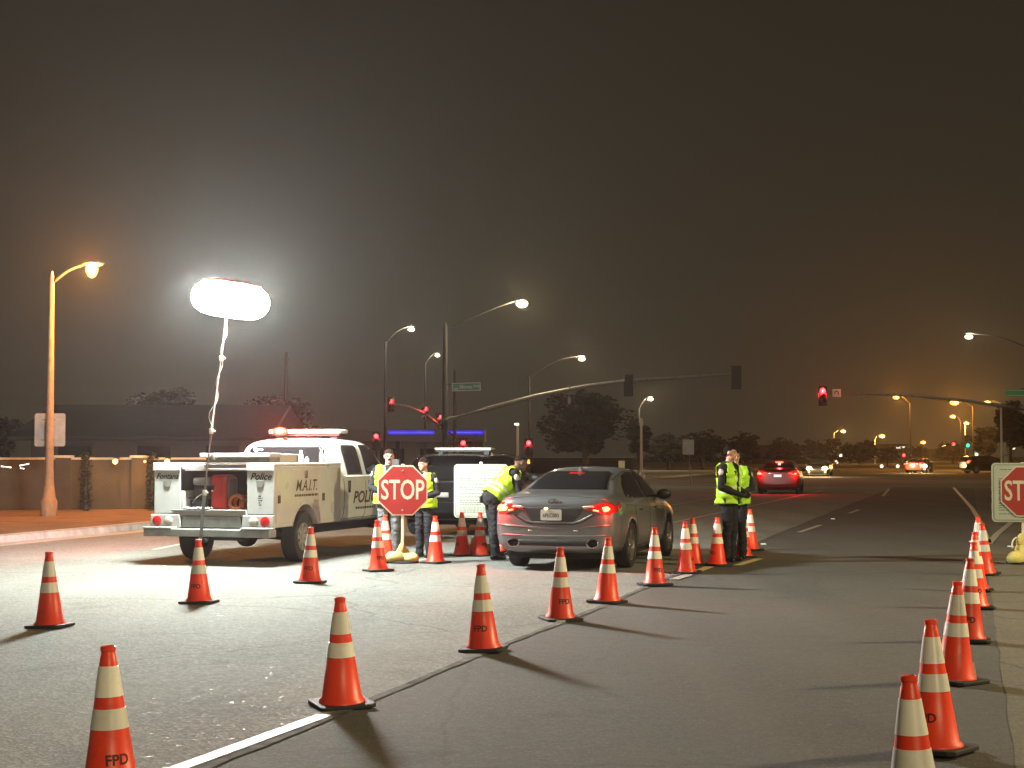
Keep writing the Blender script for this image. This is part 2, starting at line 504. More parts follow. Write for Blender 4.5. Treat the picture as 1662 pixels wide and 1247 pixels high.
def print_lines(rows, x0, x1, z_of, h, y, seed):
    """rows of word-like marks on an x-z face at depth y: small print too far away to read"""
    rnd = random.Random(seed); mb = MB()
    for z, a, b in rows:
        x = a
        while x < b:
            w = rnd.uniform(0.02, 0.06)
            e_ = min(b, x + w)
            if e_ - x > 0.008:
                hh = h * rnd.uniform(0.75, 1.0)
                mb.quad((x, y, z - hh / 2), (e_, y, z - hh / 2), (e_, y, z + hh / 2), (x, y, z + hh / 2))
            x = e_ + rnd.uniform(0.008, 0.014)
    return mb

# ================================================================== ground and roads
def sheet(name, pts, z, m, kind='structure', parent=None):
    me = bpy.data.meshes.new(name)
    me.from_pydata([(p[0], p[1], z) for p in pts], [], [tuple(range(len(pts)))])
    me.materials.append(m)
    bm = bmesh.new(); bm.from_mesh(me)
    bmesh.ops.triangulate(bm, faces=bm.faces)
    for f in bm.faces:
        if f.normal.z < 0: f.normal_flip()
    bm.to_mesh(me); bm.free()
    o = link(name, me, parent)
    if kind: o['kind'] = kind
    return o

sheet('ground', [(-1500, -200), (1500, -200), (1500, 2600), (-1500, 2600)], -0.03, M['ground'])
roadway = sheet('road', [road(-60, -25), road(40, -25), road(40, 720), road(-60, 720)], 0.0, M['asphalt_new'])
sheet('cross_street', [road(-260, 86.5), road(-60, 86.5), road(-60, 103.5), road(-260, 103.5)], 0.0, M['asphalt_new'])
rnd = random.Random(3)
edge = [(-3.82 + rnd.uniform(-0.025, 0.025) + 0.015 * math.sin(u * 0.9), u) for u in np.arange(-10, 84.1, 0.35)]
sheet('road_left_lanes', [road(-45, 84), road(-45, -10)] + [road(*p) for p in edge], 0.004, M['asphalt_old'])
edge = [(0.22 + rnd.uniform(-0.012, 0.012), u) for u in np.arange(-10, 84.1, 0.6)]
sheet('road_right_lane', [road(*p) for p in edge] + [road(14, 84), road(14, -10)], 0.004, M['asphalt_far'])

# tar-filled seam between the two surfacings
mb = MB()
us = np.arange(-2, 60, 0.3)
L_ = [road(-3.87 + 0.015 * math.sin(u * 0.9) + rnd.uniform(-.015, .015), u, 0.008) for u in us]
R_ = [road(-3.80 + 0.015 * math.sin(u * 0.9) + rnd.uniform(-.015, .015), u, 0.008) for u in us]
for i in range(len(us) - 1): mb.quad(L_[i], R_[i], R_[i + 1], L_[i + 1])
M['tar'] = mat('old_tar_seam', (0.12, 0.12, 0.114), 0.95, var=0.7, vscale=5, spec=0.1)
mb.build('tar_seam', M['tar'], roadway)

def stripe(name, pts, width, m, z=0.012):
    """a painted line along (v, u) points"""
    mb = MB()
    P = [road(*p) for p in pts]
    for i in range(len(P) - 1):
        d = (P[i + 1] - P[i]).normalized(); n = Vector((-d.y, d.x, 0)) * width / 2
        a, b = P[i] - n, P[i] + n
        c, d2 = P[i + 1] + n, P[i + 1] - n
        for q in (a, b, c, d2): q.z = z
        mb.quad(a, b, c, d2)
    return mb.build(name, m, roadway)

def to_road(px, py):
    g = ground_at(px, py)
    return (g.x * CH - g.y * SH, g.x * SH + g.y * CH)

# dashed line between the two surfacings, near to far
def dash(px0, py0, px1, py1, w=0.12, m='line_white', dv=0.0):
    a, b = to_road(px0, py0), to_road(px1, py1)
    stripe('lane_dash', [(a[0] + dv, a[1]), (b[0] + dv, b[1])], w, M[m])
dash(240, 1268, 527, 1163, 0.105)
dash(1093, 942, 1118, 934, 0.14)
dash(1128, 930, 1152, 921, 0.14, 'line_yellow')
dash(1196, 919, 1232, 908, 0.14, 'line_yellow')
dash(1297, 865, 1332, 853)
dash(1378, 834, 1394, 828)
dash(1433, 806, 1443, 794)
for px, py in ((910, 1010), (1239, 884), (1352, 843), (1577, 880), (1640, 888)):
    g = ground_at(px, py)
    mb = MB(); mb.box((g.x, g.y, 0.012), (0.10, 0.10, 0.018), taper=0.8)
    mb.build('pavement_marker', M['marker'], roadway)
stripe('solid_line', [to_road(1062, 856), to_road(1092, 849), to_road(1200, 826), to_road(1335, 797)], 0.12, M['line_white'])
stripe('solid_line', [to_road(1548, 792), to_road(1562, 808), to_road(1578, 826), to_road(1592, 850), to_road(1604, 882)], 0.13, M['line_white'])
stripe('solid_line', [to_road(1604, 884), to_road(1618, 868), to_road(1642, 848), to_road(1680, 828)], 0.13, M['line_white'])
stripe('stop_line', [(-7.2, 84.2), (14, 84.2)], 0.35, M['line_white'])
stripe('crosswalk_line', [(-29, 87.3), (14, 87.3)], 0.25, M['line_white'])
stripe('faint_line', [to_road(1000, 838), to_road(1100, 819), to_road(1190, 803)], 0.10, worn_paint('faded_white_line', (0.5, 0.5, 0.45), (0.14, 0.14, 0.13), 0.52))
stripe('faint_line', [to_road(650, 915), to_road(790, 893), to_road(830, 886)], 0.12, M['line_white'])
stripe('faint_line', [to_road(250, 893), to_road(330, 877), to_road(420, 866)], 0.12, worn_paint('faded_line', (0.6, 0.6, 0.55), (0.2, 0.2, 0.19), 0.45))

# pale dashes of scattered paint and litter flecks on the old lane
M['fleck'] = mat('paint_fleck', (0.7, 0.7, 0.66), 0.5)
for px, py in ((250, 1136), (243, 1231), (356, 1001), (150, 1096)):
    g = ground_at(px, py); a_ = rnd.uniform(0, 3)
    mb = MB(); d = Vector((math.cos(a_), math.sin(a_) * 0.4, 0)) * 0.035
    n = Vector((-d.y, d.x, 0)) * 0.3
    mb.add([g - d - n + Vector((0, 0, .010)), g + d - n * 0.4 + Vector((0, 0, .010)), g + d * 1.2 + n + Vector((0, 0, .010)), g - d * .7 + n * .8 + Vector((0, 0, .010))], [(0, 1, 2, 3)])
    mb.build('paint_fleck', M['fleck'], roadway)

# ------------------------------------------------------------------ kerbs and raised blocks
def kerb_run(name, pts, side):
    """pts (v,u); side +1 puts the raised block on the left of travel"""
    P = [road(*p) for p in pts]
    prof = [(-0.48, 0.006), (0.0, 0.012), (0.02, 0.145), (0.05, 0.158), (0.19, 0.158), (0.19, 0.0)]
    mb = MB(); n = len(prof); vs = []
    for i, p in enumerate(P):
        d = (P[min(i + 1, len(P) - 1)] - P[max(i - 1, 0)]).normalized()
        nrm = Vector((-d.y, d.x, 0)) * side
        for o_, z in prof: vs.append(p + nrm * o_ + Vector((0, 0, z)))
    fs = []
    for i in range(len(P) - 1):
        for k in range(n - 1):
            fs.append((i * n + k, i * n + k + 1, (i + 1) * n + k + 1, (i + 1) * n + k))
    mb.add(vs, fs)
    o = mb.build(name, M['concrete'], smooth=30)
    return structure(o)

def chaikin(pts, it=2):
    for _ in range(it):
        q = [pts[0]]
        for a, b in zip(pts, pts[1:]):
            q.append((a[0] * .75 + b[0] * .25, a[1] * .75 + b[1] * .25)); q.append((a[0] * .25 + b[0] * .75, a[1] * .25 + b[1] * .75))
        pts = q + [pts[-1]]
    return pts

left = chaikin([(-16.6, 2), (-17.2, 24), (-17.6, 33), (-20, 45), (-26, 62), (-29, 74), (-31, 82), (-40, 86), (-80, 86.2), (-250, 86.2)])
kerb_run('kerb_left', left, 1)
sheet('planting_strip', [road(*p) for p in left] + [road(-250, 2)], 0.15, M['soil'])
far = chaikin([(-250, 104), (-60, 104), (-28, 104.2), (-23.5, 106), (-22, 110), (-22, 130), (-24, 170), (-30, 400)])
kerb_run('kerb_far', far, 1)
sheet('pavement_far', [road(*p) for p in far] + [road(-250, 400)], 0.15, mat('far_pavement', (0.26, 0.23, 0.18), 0.9, var=0.4, vscale=0.6))
right = chaikin([(19, 400), (18, 150), (18, 112), (20, 106), (26, 104), (120, 104)])
kerb_run('kerb_far_right', right, 1)
sheet('pavement_far_right', [road(*p) for p in right] + [road(120, 400)], 0.15, M['soil'])
rnear = chaikin([(120, 86), (24, 86), (16, 82), (14, 74), (13.4, 30), (13.2, -10)])
kerb_run('kerb_right', rnear, 1)
sheet('pavement_right', [road(*p) for p in rnear] + [road(120, -10)], 0.15, M['concrete'])

# ================================================================== street lamps and signals
def bez(a, b, c, n=10):
    return [(a * (1 - t) ** 2 + b * 2 * t * (1 - t) + c * t * t) for t in [i / n for i in range(n + 1)]]

LENS = {}
def lens_mat(name, col, s):
    if name not in LENS: LENS[name] = emit(name, col, s, tuple(c * 0.25 for c in col))
    return LENS[name]

def lamp_light(parent, loc, col, strength, r=0.04):
    d = bpy.data.lights.new('lamp_light', 'POINT')
    d.energy = strength * 4 * math.pi; d.color = col; d.shadow_soft_size = r
    o = link('lamp_light', d, parent); o.location = loc
    return o

def street_lamp(label, base, top_z, tip, lens, lens_r, pole_r=(0.11, 0.06), pm='pole_dark', group='street lamps', drop=False, light=None, head_m=None):
    """base on the ground, tip is where the lit lens hangs"""
    t = thing('street_lamp', label, 'street lamp', base, 0, group)
    B = Vector(base); T = Vector(tip) - B
    mb = MB()
    if pm == 'conc_pole':
        mb.lathe([(0.21, 0), (0.21, 0.36), (0.16, 0.46), (pole_r[0] * 1.15, 0.8), (pole_r[0], 1.2), (pole_r[1], top_z), (0.015, top_z + 0.18)], 12)
    else:
        mb.lathe([(pole_r[0] * 2.2, 0), (pole_r[0] * 2.2, 0.06), (pole_r[0], 0.1), (pole_r[1], top_z), (0.02, top_z + 0.1)], 10)
    mb.build('pole', M[pm], t, smooth=30)
    a = Vector((0, 0, top_z - 0.15))
    side = Vector((T.x, T.y, 0))
    head_z = T.z + lens_r * 0.9
    mid = Vector((side.x * 0.45, side.y * 0.45, max(top_z, head_z) + 0.02)) if head_z > top_z else Vector((side.x * 0.5, side.y * 0.5, top_z + 0.1))
    end = Vector((side.x, side.y, head_z))
    arm = MB(); arm.tube(bez(a, mid, end), [pole_r[1] * (.75 - .03 * i) for i in range(11)], 8)
    arm.build('arm', M[head_m or pm], t, smooth=40)
    sd = side.normalized() if side.length > 0 else Vector((1, 0, 0))
    rot = Matrix.Rotation(math.atan2(sd.y, sd.x), 3, 'Z')
    h = MB(); h.ball(end + sd * 0.02 + Vector((0, 0, 0.03)), (0.30, 0.14, 0.08), 12, 8, rot=rot)
    hd = h.build('lamp_head', M[head_m or pm], t, smooth=60)
    l = MB()
    if drop:
        l.lathe([(0.02, -lens_r * 1.5), (lens_r * 0.55, -lens_r * 1.25), (lens_r * 0.95, -lens_r * 0.5), (lens_r, 0.0), (lens_r * 0.8, lens_r * .35)], 10, end + Vector((0, 0, -lens_r * 0.5)))
    else:
        l.ball(end + sd * 0.06 + Vector((0, 0, -lens_r * 0.75)), (lens_r * 1.1, lens_r, lens_r * 0.62), 8, 6, rot=rot)
    l.build('lens', lens, hd, smooth=60)
    light = light or BULB.get(lens.name)
    if light:
        lamp_light(hd, end + sd * 0.06 + Vector((0, -lens_r - 0.06, -lens_r * 0.85)), *light)
    return t

WARM = lens_mat('warm_white_lens', (1, 0.78, 0.46), 3.0)
PALE = lens_mat('pale_white_lens', (1, 0.93, 0.62), 2.0)
SOD = lens_mat('sodium_lens', (1, 0.52, 0.12), 2.8)
SOD_FAR = lens_mat('far_sodium_lens', (1, 0.46, 0.08), 2.4)
SOD_PALE = lens_mat('far_yellow_lens', (1, 0.62, 0.18), 2.2)
RIGHT = lens_mat('near_right_lens', (1, 0.80, 0.50), 6.0)

# what each kind of lamp gives off
BULB = {'warm_white_lens': ((1, .78, .45), 110), 'pale_white_lens': ((1, .90, .6), 40), 'sodium_lens': ((1, .36, .05), SODIUM_LAMP, .05),
        'far_sodium_lens': ((1, .36, .04), 400), 'far_yellow_lens': ((1, .5, .1), 260)}
# near sodium lamp on the left
b = ground_at(79, 838, 0.15)
top = at(73, 452, b.y); tip = at(149, 440, b.y)
street_lamp('pale concrete street lamp with glowing orange bulb on the left pavement', b, top.z - 0.15, tip, SOD, 0.165, (0.105, 0.055), 'conc_pole', drop=True, head_m='pole_dark')
# lamp on the right pavement that throws the warm light across the lanes (just outside the picture)
b = road(14.2, 19.0, 0.15)
street_lamp('tall street lamp on the right pavement across from the sodium lamp', b, 8.4, b + Vector((-2.6 * CH, 2.6 * SH, 8.75)), RIGHT, 0.2, (0.14, 0.07), 'conc_pole', light=((1, 0.80, 0.42), RIGHT_LAMP, 0.30))

b = road(14.2, -9.0, 0.15)
street_lamp('tall street lamp on the right pavement behind the camera', b, 8.4, b + Vector((-2.6 * CH, 2.6 * SH, 8.75)), RIGHT, 0.2, (0.14, 0.07), 'conc_pole', light=((1, 0.80, 0.44), BACK_LAMP, 0.30))

def lamp_px(label, pole_px, top_py, lamp_px_, lamp_py, Y, lens, r, pm='pole_dark', pr=(0.13, 0.07), gz=0.0, light=None):
    p = at(pole_px, HORIZON, Y); base = Vector((p.x, p.y, gz))
    tz = at(pole_px, top_py, Y).z - gz
    return street_lamp(label, base, tz, at(lamp_px_, lamp_py, Y), lens, r, pr, pm, light=light)
lamp_px('tall dark street lamp with curved arm left of the mast-arm signal', 625, 556, 666, 536, 104, PALE, 0.23, pr=(0.12, 0.08), gz=0.15)
lamp_px('slim street lamp half hidden behind the big signal pole', 690, 590, 709, 578, 150, PALE, 0.26, gz=0.15)
lamp_px('street lamp with long rising arm in front of the big round tree', 859, 612, 943, 584, 110, WARM, 0.25, pr=(0.10, 0.06), gz=0.15)
lamp_px('street lamp with round pale light right of the big tree', 1037, 664, 1055, 649, 160, WARM, 0.3, gz=0.15)
lamp_px('street lamp whose long arm enters from the right edge', 1712, 590, 1574, 548, 100, PALE, 0.26, gz=0.15)
lamp_px('orange street lamp glowing above the far traffic arm', 1478, 655, 1455, 646, 205, SOD_FAR, 0.42)
lamp_px('brightest orange street lamp beyond the crossroads', 1580, 660, 1550, 655, 175, SOD_FAR, 0.50)
lamp_px('yellowish street lamp beside the white far pole', 1640, 664, 1603, 655, 185, SOD_PALE, 0.42)
lamp_px('small orange street lamp below the brightest one', 1560, 684, 1547, 677, 270, SOD_FAR, 0.50)
lamp_px('small orange street lamp on a pale pole far down the road', 1567, 694, 1568, 688, 300, SOD_PALE, 0.5, 'pole_white')
lamp_px('yellow street lamp above the oncoming headlights', 1354, 703, 1368, 701, 330, SOD_PALE, 0.55, 'pole_white')
lamp_px('yellow street lamp on a pale pole left of the far bus', 1420, 713, 1431, 709, 340, SOD_PALE, 0.65, 'pole_white')
lamp_px('dim orange street lamp far down the road with leaning arm', 1491, 722, 1498, 719, 430, SOD_FAR, 0.75)
lamp_px('faint street lamp left of the far red signal', 1526, 728, 1533, 725, 480, SOD_PALE, 0.8)

# ------------------------------------------------------------------ traffic signal heads
L_RED = lens_mat('signal_red_lens', (1, 0.05, 0.06), 4.5)
L_GREEN = lens_mat('signal_green_lens', (0.03, 0.75, 0.42), 2.2)
L_ORANGE = lens_mat('signal_hand_lens', (1, 0.35, 0.04), 2.6)
L_OFF = mat('unlit_signal_lens', (0.03, 0.02, 0.015), 0.3)
def signal_head(parent, loc, yaw, lit=None, litm=None, scale=1.0, plate=True, r=0.15, glow=9.0):
    """yaw 0 faces the camera (-Y)"""
    s = scale
    rot = Matrix.Rotation(yaw, 3, 'Z')
    def T(p): return rot @ (Vector(p) * s) + Vector(loc)
    mb = MB()
    mb.box(T((0, 0.02, 0)), (0.34 * s, 0.2 * s, 1.05 * s), rot)
    if plate: mb.box(T((0, 0.0, 0)), (0.56 * s, 0.02 * s, 1.3 * s), rot)
    for k in range(3):
        z = 0.34 - 0.34 * k
        seg = 10; vs = []
        for j in range(seg + 1):
            a = math.pi * (-0.15 + 1.3 * j / seg)
            for rr_, dy, drop in ((0.155, -0.08, 0.0), (0.155, -0.30, -0.02)):
                vs.append(T((math.cos(a) * rr_, dy, z + math.sin(a) * rr_ + drop)))
        fs = [(2 * j, 2 * j + 1, 2 * j + 3, 2 * j + 2) for j in range(seg)]
        mb.add(vs, fs)
    h = mb.build('signal_head', M['signal_black'], parent, smooth=40)
    for k in range(3):
        z = 0.34 - 0.34 * k
        l = MB()
        rad = r if k == lit else 0.13
        l.ball(T((0, -0.09, z)), (rad * s, rad * 0.5 * s, rad * s), 10, 6, rot=rot)
        l.build('lens', litm if k == lit else L_OFF, h, smooth=60)
        if k == lit: lamp_light(h, T((0, -0.34, z)), (1, .02, .03) if litm is L_RED else (.05, 1, .5), glow, .03)
    return h

def W(px, py, Y, base): return at(px, py, Y) - Vector(base)

# big near-left mast arm over the oncoming lanes: signals seen from behind
Y0 = 89.0
b = at(722, HORIZON, Y0); b = Vector((b.x, b.y, 0.15))
t = thing('traffic_signal_pole', 'tall dark signal pole with lamp and long rising mast arm', 'traffic signal', b)
zt = at(722, 530, Y0).z - 0.15
mb = MB(); mb.lathe([(0.34, 0), (0.34, 0.08), (0.19, 0.12), (0.13, zt), (0.03, zt + 0.25)], 14)
mb.build('pole', M['pole_dark'], t, smooth=30)
q = [W(722, 682, Y0, b), W(790, 664, Y0 - 0.3, b), W(870, 643, Y0 - 0.8, b), W(950, 627, Y0 - 1.3, b), W(1020, 618, Y0 - 1.8, b), (W(1110, 612, Y0 - 2.4, b)), W(1190, 607, Y0 - 3, b)]
mb = MB(); mb.tube(q, [0.16, 0.145, 0.13, 0.115, 0.10, 0.085, 0.07], 12)
mb.build('mast_arm', M['galv'], t, smooth=40)
a0 = W(722, 537, Y0, b); a2 = W(836, 489, Y0, b)
mb = MB(); mb.tube(bez(a0, W(785, 505, Y0, b), a2), 0.05, 8); mb.build('lamp_arm', M['pole_dark'], t, smooth=40)
mb = MB(); mb.ball(a2 + Vector((0.35, 0, 0.02)), (0.42, 0.18, 0.11)); hd = mb.build('lamp_head', M['pole_dark'], t, smooth=60)
mb = MB(); mb.ball(a2 + Vector((0.40, 0, -0.14)), (0.36, 0.3, 0.26), 10, 8); mb.build('lens', WARM, hd, smooth=60)
lamp_light(hd, a2 + Vector((0.40, -0.38, -0.16)), (1, .78, .45), 170)
signal_head(t, W(1020, 626, Y0 - 1.9, b), R(165), scale=0.95)
signal_head(t, W(1195, 613, Y0 - 3.1, b), R(180), scale=1.02)
mb = MB(); mb.tube([W(923, 625, Y0 - 1.2, b), W(924, 655, Y0 - 1.2, b)], 0.05, 8)
mb.box(W(924, 650, Y0 - 1.2, b), (0.16, 0.3, 0.35)); mb.build('detector_camera', M['galv'], t, smooth=40)
mb = MB(); mb.tube([W(1013, 609, Y0 - 1.8, b), W(1013, 618, Y0 - 1.8, b)], 0.06, 8); mb.build('bracket', M['galv'], t, smooth=40)

b2 = at(757, 628, Y0 - 0.4)
t = thing('street_name_sign', 'green street name sign jutting from the big signal pole', 'street sign', b2)
mb = MB(); mb.span(-0.82, 0.82, 0, 0.02, -0.235, 0.235); mb.build('panel', M['sign_white'], t)
mb = MB(); mb.span(-0.775, 0.775, -0.004, 0.0, -0.195, 0.195); mb.build('face', M['sign_green'], t)
place_text('lettering', 'Slover', 0.30, M['sign_white'], t, (-0.02, -0.008, 0.0), (R(90), 0, 0), bold=0.004)
place_text('lettering', 'Ave', 0.22, M['sign_white'], t, (0.58, -0.008, 0.03), (R(90), 0, 0), bold=0.003)
mb = MB(); mb.span(-0.72, -0.48, -0.008, -0.005, -0.14, -0.07); mb.build('block_number', M['sign_white'], t)
mb = MB(); mb.tube([(-1.25, 0.03, 0.16), (0.8, 0.03, 0.16)], 0.025, 6); mb.build('bracket', M['pole_dark'], t)
t.rotation_euler = (0, R(-1.5), 0)

# signal on the far-left corner with its arm reaching left, red heads turned to the cross street
Y1 = 118.0
b = at(738, HORIZON, Y1); b = Vector((b.x, b.y, 0.15))
t = thing('traffic_signal_pole', 'thin far signal pole with arm of three red signals reaching left', 'traffic signal', b)
mb = MB(); zt = at(738, 606, Y1).z - .15; mb.lathe([(0.3, 0), (0.16, 0.1), (0.11, zt), (0.02, zt + 0.3)], 12); mb.build('pole', M['pole_dark'], t, smooth=30)
q = [W(738, 708, Y1, b), W(712, 690, Y1 - 2, b), W(690, 672, Y1 - 4, b), W(664, 660, Y1 - 6, b), W(634, 655, Y1 - 8, b)]
mb = MB(); mb.tube(q, [0.12, 0.11, 0.10, 0.09, 0.08], 10); mb.build('mast_arm', M['galv'], t, smooth=40)
for px, py, dy in ((633, 659, -8), (689, 671, -4), (712, 684, -2)):
    signal_head(t, W(px, py, Y1 + dy, b), R(38), 0, L_RED, 1.0)

# pole with red signal and hand signal in front of the big tree
def pedestal(label, px, py_sig, Y, lit=0, yaw=0.0, hand=None, h_extra=0.3, sc=1.0):
    b = at(px, HORIZON, Y); b = Vector((b.x, b.y, 0.15))
    t = thing('pedestal_signal', label, 'traffic signal', b)
    z = at(px, py_sig, Y).z - 0.15
    mb = MB(); mb.lathe([(0.18, 0), (0.18, 0.25), (0.065, 0.35), (0.06, z + h_extra)], 10); mb.build('pole', M['pole_dark'], t, smooth=30)
    signal_head(t, (0, -0.2, z - 0.34 * sc), yaw, lit, L_RED, sc, r=0.16)
    if hand:
        zz = at(px, hand, Y).z - 0.15
        mb = MB(); mb.span(-0.24, 0.24, -0.22, -0.04, zz - 0.24, zz + 0.24); hb = mb.build('hand_signal_box', M['signal_black'], t)
        mb = MB(); mb.span(-0.07, 0.08, -0.232, -0.225, zz - 0.12, zz + 0.04)
        for k, (dx, hh) in enumerate(((-0.055, .09), (-0.02, .13), (0.02, .13), (0.06, .10))):
            mb.span(dx - 0.013, dx + 0.013, -0.232, -0.225, zz + 0.045, zz + 0.04 + hh)
        mb.span(-0.125, -0.075, -0.232, -0.225, zz - 0.06, zz + 0.0)
        mb.build('raised_hand', L_ORANGE, hb)
    return t
pedestal('pedestal signal with red light above an orange raised-hand light', 858, 719, 104, hand=750)
pedestal('pedestal signal showing a red arrow right of the white truck roof', 611, 708, 108)
pedestal('pedestal signal with red light just above the dark SUV roof', 752, 719, 106)

# far right signal whose arm reaches out over our lanes
Y2 = 106.0
b = at(1700, HORIZON, Y2); b = Vector((b.x, b.y, 0.15))
t = thing('traffic_signal_pole', 'far signal arm reaching in from the right with one red light', 'traffic signal', b)
mb = MB(); mb.lathe([(0.3, 0), (0.17, 0.1), (0.12, 8.0), (0.02, 8.2)], 12); mb.build('pole', M['pole_dark'], t, smooth=30)
q = [W(1700, 672, Y2, b), W(1640, 661, Y2, b), W(1560, 650, Y2, b), W(1480, 642, Y2, b), W(1400, 639, Y2, b), W(1338, 638, Y2, b)]
mb = MB(); mb.tube(q, [0.14, 0.125, 0.11, 0.095, 0.08, 0.065], 10); mb.build('mast_arm', M['galv'], t, smooth=40)
signal_head(t, W(1335, 643, Y2 - .2, b), 0, 0, L_RED, 1.05, r=0.19, glow=45)
b2 = at(1358, 638, Y2 - 0.15)
t = thing('turn_sign', 'small white square sign hung beside the far red signal', 'traffic sign', b2)
mb = MB(); mb.span(-0.29, 0.29, 0, 0.015, -0.27, 0.27); mb.build('panel', M['sign_white'], t)
mb = MB(); mb.tube(bez(Vector((0.1, -0.01, -0.17)), Vector((0.16, -0.01, 0.2)), Vector((-0.1, -0.01, 0.1)), 8), 0.03, 6); mb.tube([(-0.1, -.01, 0.1), (-0.16, -.01, -0.06)], 0.045, 6)
mb.build('arrow', M['lettering_dark'], t)
b2 = at(1662, 638, Y2 - 2)
t = thing('street_name_sign', 'green street name sign at the right edge of the picture', 'street sign', b2)
mb = MB(); mb.span(-1.25, 1.25, 0, 0.02, -0.2, 0.2); mb.build('panel', M['sign_green'], t)
mb = MB(); mb.span(-1.19, 1.19, -0.004, 0.0, 0.165, 0.18); mb.span(-1.19, 1.19, -0.004, 0.0, -0.18, -0.165); mb.build('border', M['sign_white'], t)
mb = MB(); mb.tube([(-0.2, 0.05, 0.3), (1.6, 0.05, 0.3)], 0.04, 6); mb.build('bracket', M['pole_dark'], t)

def plain_pole(name, label, cat, px, py_top, Y, r, m, gz=0.15, group=None):
    b = at(px, HORIZON, Y); b = Vector((b.x, b.y, gz))
    t = thing(name, label, cat, b, 0, group)
    z = at(px, py_top, Y).z - gz
    mb = MB(); mb.lathe([(r * 2.4, 0), (r * 2.2, 0.25), (r, 0.4), (r * 0.8, z)], 10); mb.build('pole', m, t, smooth=30)
    return t, z
t, z = plain_pole('light_post', 'short pale light post right of the bending officer', 'light post', 840, 690, 108, 0.10, M['pole_white'])
mb = MB(); mb.box((0.0, -0.05, z), (0.2, 0.5, 0.14)); hd = mb.build('lamp_head', M['pole_white'], t)
mb = MB(); mb.span(-0.22, 0.1, -0.32, -0.1, z - 0.02, z + 0.12); mb.build('lens', lens_mat('small_post_lens', (1, 0.92, 0.7), 2), hd)
t, z = plain_pole('pale_post', 'pale post with small oval sign beside the round tree', 'post', 1041, 690, 106, 0.09, M['pole_white'])
mb = MB(); mb.ball((0, -0.1, z + 0.15), (0.13, 0.05, 0.35)); mb.build('oval_sign', M['sign_white'], t, smooth=60)
t, z = plain_pole('pale_post', 'slim white pole standing on the far right corner', 'post', 1626, 652, 125, 0.11, M['pole_white'])
mb = MB(); mb.box((0.15, -0.12, 2.15), (0.36, 0.05, 0.95)); mb.build('sign_plate', M['sign_white'], t)
mb = MB(); mb.box((0.3, -0.12, 1.2), (0.3, 0.05, 0.6)); mb.build('sign_plate', M['sign_white'], t)
t, z = plain_pole('utility_pole', 'dark wooden utility pole behind the truck roof', 'utility pole', 463, 572, 130, 0.16, M['bark'])
mb = MB(); mb.box((0.05, 0, z - 0.6), (0.5, 0.1, 0.12)); mb.build('crossarm', M['bark'], t)
t, z = plain_pole('utility_pole', 'pale slim pole right of the far green signal', 'utility pole', 1583, 690, 260, 0.16, M['pole_white'])

# grey back of a road sign on its own post left of the standing officers
b = at(1117, HORIZON, 88); b = ground_at(1121, 787)
t = thing('road_sign', 'grey blank back of a road sign on a slim post', 'road sign', b)
Yb = b.y
mb = MB(); mb.tube([(0, 0, 0), W(1118, 716, Yb, b)], 0.04, 8); mb.build('post', M['galv'], t, smooth=40)
c0 = W(1117, 726, Yb, b)
def round_rect(w, h, r, n=5):
    out = []
    for cx_, cz_, a0_ in ((w / 2 - r, h / 2 - r, 0), (-w / 2 + r, h / 2 - r, 90), (-w / 2 + r, -h / 2 + r, 180), (w / 2 - r, -h / 2 + r, 270)):
        for k in range(n + 1):
            a = R(a0_ + 90 * k / n); out.append((cx_ + r * math.cos(a), cz_ + r * math.sin(a)))
    return out
mb = MB(); mb.prism([(x + c0.x, z + c0.z) for x, z in round_rect(0.66, 0.86, 0.06)], -0.06, -0.045); mb.build('panel', M['sign_back'], t)
# sign strapped behind the sodium lamp's pole
b = ground_at(79, 838, 0.15)
c0 = at(81, 698, b.y + 0.22)
t = thing('road_sign', 'grey square sign back fixed to the orange-lit lamp pole', 'road sign', c0)
mb = MB(); mb.prism(round_rect(0.76, 0.82, 0.05), 0, 0.012); mb.build('panel', M['sign_back'], t)
mb = MB()
for z in (-0.25, 0.25): mb.box((-0.03, -0.03, z), (0.34, 0.04, 0.04))
mb.build('strap', M['galv'], t)
t['label'] = 'grey square sign back fixed to the orange-lit lamp pole'

# ================================================================== left wall, house, cypress trees
YW = 42.3
a = at(-60, HORIZON, YW); bb = at(432, HORIZON, YW + 1.5)
wl_len = (bb - a).length
ang = math.atan2(bb.y - a.y, bb.x - a.x)
t = thing('garden_wall', 'long tan stucco wall behind the left pavement', 'wall', (a.x, a.y, 0.15), ang)
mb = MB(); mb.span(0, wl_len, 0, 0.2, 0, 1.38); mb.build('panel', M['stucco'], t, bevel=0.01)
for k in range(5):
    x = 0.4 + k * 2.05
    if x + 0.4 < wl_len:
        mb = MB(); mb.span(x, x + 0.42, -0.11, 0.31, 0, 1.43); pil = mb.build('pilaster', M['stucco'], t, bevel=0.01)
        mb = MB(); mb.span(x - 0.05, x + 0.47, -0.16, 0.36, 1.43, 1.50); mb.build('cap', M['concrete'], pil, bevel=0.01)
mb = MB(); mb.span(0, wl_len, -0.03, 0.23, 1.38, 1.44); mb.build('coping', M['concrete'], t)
W_LAMP = lens_mat('wall_lamp_bulb', (1, 0.55, 0.14), 3.5)
